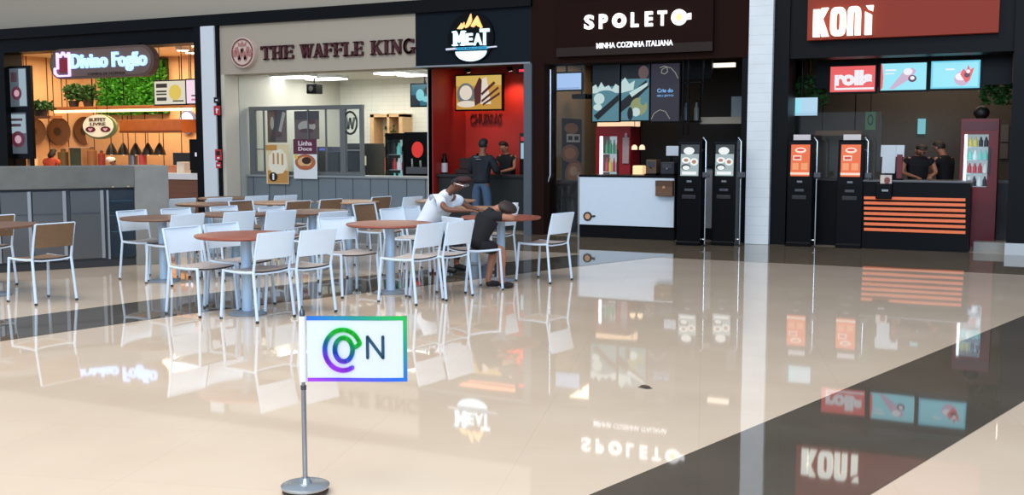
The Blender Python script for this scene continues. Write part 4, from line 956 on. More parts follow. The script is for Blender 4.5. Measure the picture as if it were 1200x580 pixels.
# wooden shelf cabinet at back
Yb = 20.75; q = R(434, 133, 472, 208, Yb); WL = mat('light_oak', (198, 160, 116), .5, var=.15)
t = thing('shelf_cabinet', ((q[0]+q[1])/2, Yb, 0), 'light wooden shelf cabinet against the back wall of the waffle shop', 'cabinet')
X0, X1, Z1 = q[0], q[1], q[3]
for a, b in ((X0, X0+.1), (X1-.1, X1), (X1-.42, X1-.36)): bx('side_panel', WL, t, a, b, Yb, Yb+.4, 0, Z1)
bx('back_panel', mat('oak_pale', (222, 204, 172), .5), t, X0, X1, Yb+.4, Yb+.44, 0, Z1)
for z in (.4, .95, Z1-.75, Z1-.08): bx('shelf', WL, t, X0, X1, Yb, Yb+.4, z, z+.06)
plant(X0+.45, Yb+.12, Z1-.69, .1, .3, 'small green plant on the light wooden shelf cabinet', 60)
o = bx('red_box', mat('box_coral', (206, 112, 92), .5), None, X0+.25, X0+.6, Yb+.02, Yb+.3, 1.011, 1.25); tag(o, 'coral box on a shelf of the light wooden cabinet', 'box')
# oven (dark) between window and cabinet
q = R(402, 168, 433, 208, 19.3)
t = thing('oven', ((q[0]+q[1])/2, 19.3, 0), 'black oven seen through and beside the round-crest window', 'oven')
bx('body', mat('oven_black', (40, 42, 46), .35), t, q[0], q[1], 19.3, 19.9, 0, q[3], bevel=.01)
bx('door', mat('oven_glass', (24, 26, 30), .15), t, q[0]+.06, q[1]-.12, 19.28, 19.3, 1.0, q[3]-.1); bx('handle', ALU, t, q[0]+.1, q[1]-.16, 19.25, 19.27, q[3]-.16, q[3]-.13)
bx('note', mat('note_cream', (226, 224, 190), .6), t, q[0]+.5, q[0]+.62, 19.27, 19.28, 1.15, 1.35)
q = R(360, 172, 396, 207, 19.3)
t = thing('coffee_grill', ((q[0]+q[1])/2, 19.3, 0), 'dark waffle grill unit behind the right end of the window partition', 'appliance')
bx('body', mat('unit_dark', (46, 48, 56), .4), t, q[0], q[1], 19.3, 19.9, 0, q[3]-.1, bevel=.01); bx('hood', mat('unit_blue', (60, 64, 84), .3), t, q[0]+.2, q[1]-.2, 19.35, 19.85, q[3]-.1, q[3])
bx('display', screen('unit_blue_light', (110, 120, 220), .8), t, q[0]+.3, q[0]+.45, 19.345, 19.35, q[3]-.08, q[3]-.03)
# drinks fridge + machine
BOT = [mat('bottle_aqua', (120, 215, 205), .3, emit=.3), mat('bottle_red', (196, 60, 70), .3, emit=.2), mat('bottle_dark', (50, 40, 46), .3), mat('bottle_white', (230, 236, 240), .3, emit=.3), mat('bottle_green', (70, 150, 110), .3, emit=.2), mat('bottle_yellow', (214, 200, 90), .3, emit=.25)]
def fridge(q, Y, body_m, glow, label, glass_x, rows, floor_z=0., depth=.6, header=None, ledside=True):
    """glass fronted drinks fridge; q outer rect, glass_x=(a,b) fractions of the width, rows = list of colour-index lists top first"""
    X0, X1, Z0, Z1 = q; t = thing('drinks_fridge', ((X0+X1)/2, Y, floor_z), label, 'fridge'); W = X1-X0
    ga, gb = X0+W*glass_x[0], X0+W*glass_x[1]; gz0, gz1 = glass_x[2], glass_x[3]
    bm_ = MB().box(X0, X1, Y+depth-.05, Y+depth, floor_z, Z1).box(X0, ga, Y+.02, Y+depth, floor_z, Z1).box(gb, X1, Y+.02, Y+depth, floor_z, Z1).box(ga, gb, Y+.02, Y+depth, floor_z, gz0).box(ga, gb, Y+.02, Y+depth, gz1, Z1)
    bm_.build('body', body_m, t)
    bx('interior', mat('fridge_inside_'+glow, (206, 222, 230) if glow == 'cool' else (190, 220, 220), .5, emit=.5), t, ga, gb, Y+depth-.06, Y+depth-.052, gz0, gz1)
    n = len(rows); hh = (gz1-gz0)/n
    if ledside: bx('light_strip', mat('fridge_led', (240, 248, 255), .4, emit=2.2), t, ga, ga+W*.07, Y+.03, Y+.06, gz0, gz1)
    for i, row in enumerate(rows):
        z = gz1-hh*(i+1); bx('shelf', WHITEP, t, ga, gb, Y+.08, Y+depth-.06, z, z+.012)
        k = len(row); ww = (gb-ga-W*.08)/k
        for j, ci in enumerate(row):
            cx = ga+W*.08+ww*(j+.5); r = ww*.42; h = hh*.8
            b = MB().lathe(cx, Y+.16, [(r, z+.013), (r, z+h*.6), (r*.45, z+h*.85), (r*.4, z+h)], 10).build('bottle', BOT[ci], None, smooth=True)
            tag(b, BOTL[(label, i)], 'bottle', 'bottles in the '+label.split(' ')[0]+' drinks fridge')
    d_ = MB().box(ga, gb, Y+.01, Y+.015, gz0, gz1).build('door_glass', glass_mat(), t)
    bx('handle', mat('fridge_handle', (40, 40, 44), .4), t, gb+.01, gb+.035, Y-.01, Y+.02, gz0+.25*(gz1-gz0), gz0+.75*(gz1-gz0))
    if header:
        bx('header_band', header, t, X0+.04*W, X1-.04*W, Y+.01, Y+.02, gz1+.25*(Z1-gz1), Z1-.2*(Z1-gz1))
    return t
class _BL(dict):
    def __missing__(s, k):
        pos = ('top', 'second', 'third', 'bottom')[k[1]]
        return 'drink bottle on the %s shelf of the %s' % (pos, k[0].split(' in ')[0].split(' behind ')[0].split(' beside ')[0])
BOTL = _BL()
q = R(451, 156, 473, 210, 19.4)
fridge(q, 19.4, BLACKP, 'teal', 'black drinks fridge with aqua bottles in the waffle shop', (.10, .92, zc+.02 if False else .72, q[3]-.14), [[2, 0, 2], [1, 3, 1], [0, 0, 3]], ledside=False)
x0 = q[1]+.02; x1 = min(onY(498, 180, 19.4).x, -10.5)+.35; x1 = min(x1, x0+.75)
t = thing('soda_machine', ((x0+x1)/2, 19.4, 0), 'black drinks machine with a red round badge right of the black fridge', 'drinks machine')
bx('body', BLACKP, t, x0, x1, 19.4, 19.95, 0, q[3]+.02, bevel=.01)
MB().prism(ell(x0+.33, q[3]-.35, .14, .17, 24), 19.385, 19.4).build('badge', mat('badge_red', (190, 44, 40), .4, emit=.4), t)
bx('dispenser', mat('dispenser_grey', (74, 78, 86), .35), t, x0+.1, x0+.6, 19.3, 19.4, .98, 1.12); MB().tube([(x0+.25, 19.32, 1.12), (x0+.25, 19.3, 1.3)], .02).tube([(x0+.45, 19.32, 1.12), (x0+.45, 19.3, 1.26)], .02).build('tap', CHROME, t)

# ================================================================== MEAT SHOP
q = R(534.5, 88.5, 587.5, 128, 18.3)
_b = MB().tube([((q[0]+q[1])/2, 18.36, (q[2]+q[3])/2), ((q[0]+q[1])/2, 18.89, (q[2]+q[3])/2)], .03).build('screen_bracket', BLACKP)
t = panel('wall_screen', q, 18.3, .08, [screen('tv_gold', (214, 158, 58), .75), screen('tv_cream', (236, 224, 206), .85), screen('tv_maroon', (96, 34, 30), .6), screen('tv_ochre', (226, 190, 96), .8), screen('tv_grey', (122, 128, 128), .7)],
      [(3, 'r', (0, .7, 1, 1)), (4, 'e', (.22, .45, .2, .34)), (1, 'e', (.22, .5, .14, .22)), (1, 'e', (.24, .16, .22, .1)), (2, 'p', [(.42, .1), (.55, .2), (.62, .8), (.52, .95), (.4, .6)]), (1, 'p', [(.55, .15), (.78, .15), (.68, .95), (.58, .9)]), (2, 'p', [(.58, .2), (.95, .6), (.93, .66), (.56, .26)]), (2, 'p', [(.58, .4), (.88, .76), (.84, .82), (.56, .47)]), (2, 'p', [(.6, .1), (.97, .42), (.97, .5), (.6, .17)]), (3, 'e', (.36, .85, .1, .12))], 'wall screen showing grilled meat on the red wall', 'screen', frame=BLACKP)
tag(_b, 'black wall arm holding the grilled meat screen off the red wall', 'bracket')
zz = onY(567, 139, 18.85); q2 = R(551, 133, 588, 145, 18.88)
tag(text_mb(MB(), 'CHURRAS', q2, 18.87, 18.9, bold=.01).build('wall_lettering', mat('letter_dark_red', (88, 20, 18), .5)), 'dark red wall letters under the meat screen', 'lettering')
for (px, lab) in ((531, 'red wall spotlight on the left of the meat screen'), (597, 'red wall spotlight on the right of the meat screen')):
    p = onY(px, 90, 18.6); p.x = max(p.x, -10.12)
    t = thing('spotlight', (p.x, 18.6, 3.0), lab, 'spotlight', 'spotlights over the red wall')
    MB().tube([(p.x, 18.55, 3.14), (p.x, 18.62, 3.02)], [.045, .06], 14).build('head', BLACKP, t); MB().tube([(p.x, 18.55, 3.2), (p.x, 18.55, 3.12)], .015).build('stem', BLACKP, t)
    MB().tube([(p.x, 18.618, 3.022), (p.x, 18.624, 3.01)], .045, 14).build('lens', mat('spot_lens', (255, 220, 200), .4, emit=4), t)
    l = bpy.data.lights.new('red_spot', 'SPOT'); l.energy = 70; l.color = (1, .42, .25); l.spot_size = 1.5; l.spot_blend = .8; l.shadow_soft_size = .05
    o = bpy.data.objects.new('red_spot', l); COL.objects.link(o); o.location = (p.x, 18.45, 3.0); o.rotation_euler = (Vector((p.x, 18.95, 1.9))-Vector((p.x, 18.45, 3.0))).to_track_quat('-Z', 'Y').to_euler()
area('meat_light', (-9.2, 18.1, 3.1), (1.6, .6), 7, (255, 150, 110), rot=(0, 0, 0))
mb = MB().tube([(-10.2, 18.2, 3.1), (-8.1, 18.2, 3.1)], .03)
for x in (-9.8, -9.2, -8.6): mb.tube([(x, 18.2, 3.1), (x, 18.2, 3.2)], .015)
tag(mb.build('lighting_track', BLACKP), 'black pipe track under the ceiling of the red meat shop', 'track')
q = R(604, 79, 616, 86, 17.8); o = bx('exit_sign', mat('black_box', (16, 14, 14), .5), None, q[0], q[1], 17.8, 17.9, q[2], 3.2); tag(o, 'small black box with red lights at the top right of the meat shop', 'light box')
bx('red_light', mat('red_led', (255, 40, 60), .4, emit=2), o, q[0]+.08, q[1]-.03, 17.79, 17.8, q[2]+.03, q[2]+.07)
DKC = mat('dark_counter', (30, 32, 34), .45)
t = thing('shop_counter', (-9.2, 17.75, 0), 'dark grey-green counter of the meat shop with a customer standing at it', 'counter')
bx('body', mat('dark_green_grey', (26, 31, 30), .5), t, -10.3, -8.2, 17.75, 18.15, 0, .98); bx('worktop', DKC, t, -10.32, -8.17, 17.7, 18.2, .98, 1.03, bevel=.005)
p = onY(521, 189, 17.95)
t = thing('sauce_bottle', (p.x, 17.95, 1.03), 'black bottle with a pale label at the left end of the meat shop counter', 'bottle')
MB().lathe(p.x, 17.95, [(.06, 1.031), (.06, 1.3), (.03, 1.36), (.03, 1.42)], 16).build('bottle_body', BLACKP, t, smooth=True); MB().lathe(p.x, 17.95, [(.0615, 1.06), (.0615, 1.24)], 16).build('label', mat('label_pale', (196, 190, 196), .5), t)
q = R(535, 187, 556, 200, 18.0)
t = thing('cash_register', ((q[0]+q[1])/2, 18.0, 1.03), 'dark till on the meat shop counter left of the standing customer', 'till')
bx('base', mat('till_dark', (44, 24, 26), .5), t, q[0], q[1], 17.95, 18.15, 1.031, 1.12, bevel=.01); bx('display', mat('till_dark', (0, 0, 0)), t, q[0]+.05, q[1]-.1, 18.02, 18.05, 1.12, 1.34, bevel=.01)
q = R(609, 158, 617, 186, 18.5)
t = thing('lit_drinks_cooler', ((q[0]+q[1])/2, 18.55, 0), 'small lit drinks cooler at the right end of the meat shop', 'cooler')
bx('cabinet', mat('cooler_black', (26, 22, 24), .4), t, q[0], q[1]+.08, 18.5, 18.8, 0, q[3]+.03); bx('door', screen('cooler_blue', (170, 205, 225), .8), t, q[0]+.03, q[1]+.03, 18.485, 18.5, q[2], q[2]+.3); bx('badge', screen('cooler_red', (200, 50, 50), .8), t, q[0]+.03, q[1]+.03, 18.485, 18.5, q[2]+.34, q[2]+.42)

# ================================================================== PASTA SHOP
# left glass with frame
struct(bx('window_1', glass_mat(), None, -7.76, -7.1, 17.3, 17.31, .02, 2.98))
tag(MB().tube([(onY(645, 120, 17.25).x, 17.25, 2.9), (onY(645, 120, 17.25).x, 17.25, 1.05), (onY(639, 200, 17.25).x, 17.25, .8), (onY(639, 200, 17.25).x, 17.25, .02)], .018).build('door_handle_bar', ALU), 'thin bent silver pull bar on the glass beside the brown pillar', 'handle')
q = R(645, 86, 681, 105, 17.7)
panel('wall_screen', q, 17.7, .07, [screen('tv_lavender', (176, 204, 250), 1.0), screen('tv_bluegrey', (150, 170, 225), .9)], [(1, 'r', (.05, .06, .95, .12))], 'blank pale blue screen at the upper left of the pasta shop', 'screen', 'blank pale blue screens', frame=BLACKP)
o = MB().tube([((q[0]+q[1])/2, 17.75, q[3]), ((q[0]+q[1])/2, 17.75, 3.2)], .02).build('screen_bracket', BLACKP); tag(o, 'ceiling bracket of the blank pale blue screen in the pasta shop', 'bracket')
q = R(672, 107, 692, 119, 18.6); o = bx('projector', BLACKP, None, q[0], q[1], 18.5, 18.75, q[2]+.05, q[3]-.05, bevel=.02); tag(o, 'black projector box below the blank screen in the pasta shop', 'projector')
MB().tube([((q[0]+q[1])/2, 18.6, q[3]-.05), ((q[0]+q[1])/2, 18.6, 3.2)], .02).build('bracket', BLACKP, o)
# poster on left side wall (faces +X)
def on_left_wall(px, py): return onX(px, py, -7.99)
a = on_left_wall(659, 138); b = on_left_wall(681, 222); y0, y1 = a.y, b.y; z1 = on_left_wall(668, 139).z; z0 = on_left_wall(668, 220).z
t = thing('poster', (-7.99, (y0+y1)/2, z0), 'dark upright poster with round food dishes on the taupe side wall', 'poster')
mb = MB().box(-7.998, -7.985, y0, y1, z0, z1)
def sw(mi, kind, p, k):
    mb.mi(mi); xx = -7.985+.0012*k
    poly = [(p[0], p[1]), (p[2], p[1]), (p[2], p[3]), (p[0], p[3])] if kind == 'r' else ell(*p, n=22)
    mb.flat([(xx, y0+(y1-y0)*u, z0+(z1-z0)*v) for u, v in poly])
for k, (mi, kind, p) in enumerate([(1, 'e', (.45, .86, .36, .08)), (4, 'r', (.2, .66, .9, .78)), (0, 'r', (.28, .69, .5, .75)), (0, 'r', (.6, .69, .82, .75)), (1, 'e', (.38, .5, .46, .13)), (2, 'e', (.38, .5, .3, .08)), (1, 'e', (.62, .2, .52, .2)), (2, 'e', (.62, .22, .4, .14)), (3, 'e', (.55, .24, .2, .07)), (3, 'e', (.8, .18, .12, .05))]): sw(mi, kind, p, k+1)
mb.build('printed_face', [mat('poster_charcoal', (30, 25, 26), .6), mat('dish_wood', (142, 98, 72), .6), mat('dish_sauce', (184, 128, 92), .6), mat('dish_cream', (216, 176, 140), .6), mat('poster_chalk', (190, 186, 180), .6)], t, fixn=False)
# suspended menu screens
Yp = 17.75
G1, G2, G3, G4 = screen('food_teal', (88, 138, 152), .8), screen('food_dark', (16, 24, 30), .6), screen('food_pale', (196, 220, 220), .9), screen('food_olive', (150, 160, 110), .8)
q = R(694.5, 76, 726, 142, Yp)
t = thing('menu_screen', ((q[0]+q[1])/2, Yp, q[2]), 'left one of two joined screens showing a pasta dish', 'screen', 'pasta dish screens')
bx('frame', BLACKP, t, q[0]-.02, q[1], Yp+.004, Yp+.08, q[2]-.02, q[3]+.02)
mb = MB().box(q[0], q[1]-.01, Yp, Yp+.04, q[2], q[3]); art(mb, q, Yp, [(1, 'r', (0, .62, .98, 1)), (2, 'p', [(0, .62), (.12, .66), (.2, .58), (.32, .7), (.45, .6), (.6, .64), (.72, .56), (.85, .66), (.98, .62), (.98, .5), (.0, .5)]), (0, 'e', (.5, .45, .4, .1)), (2, 'e', (.25, .4, .2, .1)), (1, 'p', [(.05, .1), (.98, .48), (.98, .36), (.2, .02)]), (1, 'e', (.45, .8, .05, .03)), (2, 'e', (.2, .25, .16, .06))])
mb.build('screen_face', [G1, G2, G3, G4], t, fixn=False)
q = R(727.5, 76, 760.5, 141, Yp)
t = thing('menu_screen', ((q[0]+q[1])/2, Yp, q[2]), 'right one of two joined screens showing a pasta dish', 'screen', 'pasta dish screens')
bx('frame', BLACKP, t, q[0], q[1]+.02, Yp+.004, Yp+.08, q[2]-.02, q[3]+.02)
mb = MB().box(q[0]+.01, q[1], Yp, Yp+.04, q[2], q[3]); art(mb, q, Yp, [(1, 'r', (.02, .75, 1, 1)), (4, 'e', (.8, .86, .18, .12)), (2, 'p', [(.02, .7), (.15, .78), (.3, .66), (.5, .72), (.45, .55), (.02, .5)]), (1, 'p', [(.02, .35), (.9, .72), (1, .6), (.4, .3), (.02, .15)]), (2, 'p', [(.3, .5), (.95, .68), (.95, .62), (.4, .42)]), (3, 'e', (.65, .25, .3, .16)), (2, 'e', (.55, .15, .15, .08)), (0, 'e', (.8, .35, .1, .08)), (1, 'e', (.35, .12, .1, .12))])
mb.build('screen_face', [G1, G2, G3, G4, screen('food_skin', (110, 88, 88), .7)], t, fixn=False)
q = R(763, 74.5, 796, 142, Yp)
t = thing('menu_screen', ((q[0]+q[1])/2, Yp, q[2]), 'dark violet screen with thin curls and two lines of text, right of the pasta dish', 'screen')
bx('frame', BLACKP, t, q[0]-.02, q[1]+.02, Yp+.004, Yp+.08, q[2]-.02, q[3]+.02)
VI = screen('panel_violet', (48, 44, 58), .75)
MB().box(q[0], q[1], Yp, Yp+.04, q[2], q[3]).build('screen_face', VI, t)
W, H = q[1]-q[0], q[3]-q[2]
mb = MB(); stroke(mb, [(q[0]+W*a, q[2]+H*b) for a, b in ((.5, .93), (.38, .9), (.36, .84), (.48, .82), (.58, .86), (.56, .92), (.46, .96), (.3, .93))], .012, Yp-.004, Yp)
stroke(mb, [(q[0]+W*a, q[2]+H*b) for a, b in ((.5, .95), (.7, .92), (.85, .84), (.95, .74))], .012, Yp-.004, Yp)
stroke(mb, [(q[0]+W*a, q[2]+H*b) for a, b in ((.02, .04), (.12, .14), (.32, .2), (.52, .17), (.68, .04))], .012, Yp-.004, Yp)
mb.build('curl_line', screen('panel_line', (150, 152, 140), .8), t)
mb = text_mb(MB(), 'Crie do', (q[0]+W*.22, q[0]+W*.78, q[2]+H*.5, q[2]+H*.57), Yp-.004, Yp, bold=.02); text_mb(mb, 'SEU JEITO', (q[0]+W*.22, q[0]+W*.8, q[2]+H*.42, q[2]+H*.46), Yp-.004, Yp, bold=.01)
mb.build('lettering', screen('panel_text', (120, 180, 240), 1.), t)
tag(bx('screen_support', BLACKP, None, -7.2, -5.0, 17.825, 17.9, 2.7, 3.2), 'black beam from which the pasta shop screens hang', 'beam')
# white counter with small pan emblem
x0 = onY(679.5, 240, 17.0).x; x1 = onY(790, 240, 17.0).x; zt = onY(735, 206.5, 17.0).z
t = thing('shop_counter', ((x0+x1)/2, 17.0, 0), 'white fronted pasta shop counter with black plinth and small pan emblem', 'counter')
CW = mat('counter_white', (214, 226, 236), .4, var=.02)
bx('front_panel', CW, t, x0, x1, 16.98, 17.02, .22, zt-.02, bevel=.004); bx('body', BLACK, t, x0+.02, x1, 17.02, 17.6, .2, zt-.02)
bx('plinth', BLACK, t, x0, x1, 17.02, 17.55, 0, .22); bx('worktop', BLACKP, t, x0-.01, x1+.02, 16.97, 17.65, zt-.02, zt+.015, bevel=.004)
bx('side_trim', ALU, t, x0-.03, x0, 16.98, 17.0, 0, zt)
cx = onY(688.5, 253, 16.97).x; cz = onY(688, 253.5, 16.97).z; mb = MB()
ringO(mb, cx, cz, .078, .05, 16.965, 16.98); mb.prism([(cx+.07, cz+.02), (cx+.14, cz+.025), (cx+.14, cz-.005), (cx+.07, cz-.015)], 16.965, 16.98); mb.build('pan_emblem', mat('emblem_ink', (52, 42, 38), .5), t)
MB().prism(ell(cx, cz, .05, .05, 20), 16.968, 16.98).build('pan_centre', mat('emblem_tan', (214, 164, 122), .5), t)
# second counter part behind kiosks
x2 = onY(822, 240, 17.35).x
t = thing('shop_counter', (-4.7, 17.45, 0), 'grey counter section behind the two food-picture kiosks', 'counter')
bx('body', mat('counter_grey', (128, 132, 134), .5), t, -4.98, -4.35, 17.4, 17.75, .2, 1.2); bx('plinth', BLACK, t, -4.98, -4.35, 17.42, 17.75, 0, .2); bx('worktop', BLACKP, t, -5.0, -4.33, 17.36, 17.78, 1.2, 1.23)
# red fridge
RED = mat('fridge_red', (160, 24, 30), .35, var=.06)
q = R(697.5, 148, 738, 208, 18.4)
fridge((q[0], q[1], 0, q[3]), 18.4, RED, 'cool', 'red drinks fridge with lit bottles behind the white counter', (.12, .62, .75, q[3]-.18), [[4, 4, 4, 4], [1, 5, 1, 1], [2, 2, 3, 2]], header=mat('fridge_header', (156, 40, 46), .4))
xx = onY(734, 170, 18.38).x; tag(MB().box(xx-.07, xx+.05, 18.37, 18.4, 1.25, 1.72).lathe(xx-.01, 18.385, [(.03, 1.72), (.03, 1.78), (.012, 1.8)], 10).build('price_card', mat('card_grey', (178, 150, 150), .5)), 'pale bottle-shaped card on the right side of the red fridge behind the white counter', 'card')
o = bx('light_ledge', mat('warm_ledge', (244, 214, 178), .4, emit=.9), None, onY(700, 146, 18.8).x, onY(748, 146, 18.8).x, 18.8, 18.9, R(697.5, 148, 738, 208, 18.4)[3]+.001, 2.08); tag(o, 'warm lit ledge above the red fridge', 'ledge light')
# back counter with machines
q = R(741, 194, 753, 205, 17.9)
o = MB().box(q[0], q[1], 17.9, 18.1, q[2]-.12, q[3]).build('lamp_box', mat('lamp_box_glow', (250, 205, 150), .5, emit=.8), None, bevel=.02); tag(o, 'warm glowing box behind the white counter right of the fridge', 'food warmer')
tag(bx('back_counter', DKC, None, -8.0, -4.2, 17.85, 18.25, 0, q[2]-.12), 'dark low work counter behind the white pasta counter', 'counter')
for px, lab in ((743.5, 'left small warm lamp above the glowing box'), (752.5, 'right small warm lamp above the glowing box')):
    p = onY(px, 173.5, 18.4); t = thing('pendant_lamp', (p.x, 18.4, p.z-.04), lab, 'lamp', 'small warm lamps in the pasta shop')
    MB().lathe(p.x, 18.4, [(.055, p.z-.03), (.05, p.z+.03), (.02, p.z+.06)], 14).build('lamp_shade', mat('lamp_glow', (250, 215, 175), .4, emit=.9), t); MB().tube([(p.x, 18.4, p.z+.06), (p.x, 18.4, 3.2)], .006, 6).build('cord', BLACKP, t)
q = R(757, 186, 772, 206, 17.2)
def machine(name, px0, py0, px1, py1, Y, zb, m_, lab, cat):
    x0, x1, z0, z1 = R(px0, py0, px1, py1, Y); t = thing(name, ((x0+x1)/2, Y, zb), lab, cat); w_ = x1-x0; h_ = z1-zb
    bx('body', m_, t, x0, x1, Y, Y+.25, zb+.001+h_*.1, z1, bevel=.01); bx('base', BLACKP, t, x0-.01, x1+.01, Y-.05, Y+.27, zb+.001, zb+h_*.1)
    bx('front_panel', mat('machine_panel', (70, 72, 76), .3, .4), t, x0+w_*.15, x1-w_*.15, Y-.01, Y, zb+h_*.55, z1-h_*.12)
    MB().tube([(x0+w_*.5, Y-.03, zb+h_*.5), (x0+w_*.5, Y-.0, zb+h_*.55)], .015).build('nozzle', CHROME, t); return t
zt_c = zt+.015
machine('coffee_machine', 757, 187, 769, 206, 17.15, zt_c, mat('machine_brown', (96, 72, 56), .5), 'brown coffee machine on the white counter near the kiosks', 'machine')
t = machine('payment_terminal', 774, 190, 790, 206, 17.1, zt_c, mat('machine_dark', (36, 38, 46), .4), 'dark till on the white counter beside the first kiosk', 'till')
q = R(785, 171, 797, 184, 17.45); t = thing('till_display', ((q[0]+q[1])/2, 17.45, zt_c), 'white back of a till display on a black arm beside the first kiosk', 'display')
bx('panel', mat('display_white', (206, 214, 220), .4), t, q[0]-.06, q[1]-.02, 17.43, 17.46, q[2]+.02, q[3], bevel=.006); MB().tube([(q[0]+.02, 17.47, zt_c+.001), (q[0]+.02, 17.47, q[3]-.08)], .02).build('arm', BLACKP, t)
q = R(770, 211.5, 790, 229.5, 16.95)
t = thing('cardboard_box', ((q[0]+q[1])/2, 16.93, q[2]), 'brown leather-like box hanging on the white counter front at its right end', 'box')
bx('box_body', mat('tan_brown_box', (112, 78, 54), .6, var=.2), t, q[0], q[1], 16.86, 16.97, q[2], q[3], bevel=.008); bx('flap', mat('box_flap', (90, 60, 42), .6), t, q[0], q[1], 16.855, 16.86, q[3]-.09, q[3]); bx('clasp', mat('box_clasp', (190, 150, 110), .4), t, (q[0]+q[1])/2-.02, (q[0]+q[1])/2+.02, 16.85, 16.855, q[3]-.13, q[3]-.09)
# ceiling battens and mullions, shelf at right
for (px0, px1, py, lab) in ((697, 708, 83.5, 'short fluorescent batten seen between screens of the pasta shop'), (838, 859, 76, 'slanting fluorescent batten at the upper right of the pasta shop')):
    pass
for (px, py, L_, lab) in ((803.5, 84, .5, 'short white batten light right of the violet screen'), (849, 76, .62, 'longer white batten light near the white column')):
    p = onY(px, py, 18.4); t = thing('batten_light', (p.x, 18.4, p.z), lab, 'ceiling light', 'batten lights of the pasta shop')
    q_ = L_/2; bx('tube', mat('batten_glow', (255, 236, 214), .4, emit=1.6), t, p.x-q_*.6, p.x+q_*.6, 18.36, 18.44, p.z-.04, p.z+.03); bx('housing', BLACKP, t, p.x-q_*.65, p.x+q_*.65, 18.37, 18.43, p.z+.03, p.z+.07)
    MB().tube([(p.x, 18.4, p.z+.07), (p.x, 18.4, 3.2)], .01, 6).build('cord', BLACKP, t)
mul = thing('window_frame', (-4.95, 17.2, 0), 'tall black framework of thin bars right of the violet screen', 'frame')
for px in (800, 806): x = onY(px, 120, 17.2).x; bx('bar', BLACKP, mul, x-.015, x+.015, 17.2, 17.24, 0.02 if False else 1.75, 2.98)
x = onY(824, 90, 17.2).x; bx('bar', BLACKP, mul, x-.012, x+.012, 17.2, 17.23, 2.4, 2.98); bx('rail', BLACKP, mul, onY(800, 95, 17.2).x, onY(826, 95, 17.2).x, 17.2, 17.23, 2.6, 2.62)
q = R(820, 137, 873.5, 145, 18.6)
t = thing('wall_shelf', ((q[0]+q[1])/2, 18.6, q[2]), 'cream shelf board with tiny writing at the right of the pasta shop', 'shelf')
q1 = min(q[1], -4.2); bx('board', mat('shelf_cream', (172, 160, 142), .5), t, q[0], q1, 18.6, 18.9, q[2], q[3]); bx('upper_panel', mat('shelf_pale', (142, 154, 156), .5), t, onY(857, 125, 18.7).x, q1, 18.7, 18.8, q[3], onY(865, 113, 18.7).z)
# rack of bottles behind (grey, yellow)
for k, (px, m_, lab) in enumerate(((797.5, mat('bottle_amber', (150, 118, 60), .4), 'amber bottle on the rack right of the violet screen'), (804, mat('bottle_grey_blue', (92, 110, 118), .4), 'grey-blue bottle on the rack right of the violet screen'), (816, mat('bottle_pale', (120, 126, 122), .4), 'pale bottle on the rack right of the violet screen'))):
    p = onY(px, 136, 18.5); zb0 = onY(805, 140, 18.5).z-.02
    t = thing('bottle', (p.x, 18.5, zb0), lab, 'bottle', 'bottles on the rack'); MB().lathe(p.x, 18.5, [(.045, zb0), (.045, zb0+.2), (.02, zb0+.26), (.02, zb0+.32)], 12).build('bottle_body', m_, t, smooth=True); MB().lathe(p.x, 18.5, [(.024, zb0+.32), (.024, zb0+.34)], 10).build('cap', BLACKP, t)
rk = thing('bottle_rack', (onY(806, 140, 18.5).x, 18.5, zb0-.03), 'thin black rack carrying three bottles in the pasta shop', 'rack')
bx('shelf', BLACKP, rk, onY(794, 140, 18.5).x, onY(821, 140, 18.5).x, 18.42, 18.58, zb0-.03, zb0-.001)
for px in (794.5, 820.5): x = onY(px, 140, 18.5).x; MB().tube([(x, 18.5, zb0-.03), (x, 18.5, 3.2)], .01, 6).build('rod', BLACKP, rk)
area('pasta_light', (-7.3, 18.6, 3.1), (.8, 1.5), 14, (255, 225, 190), rot=(0, 0, 0))  # unseen lamp added to brighten the taupe side wall

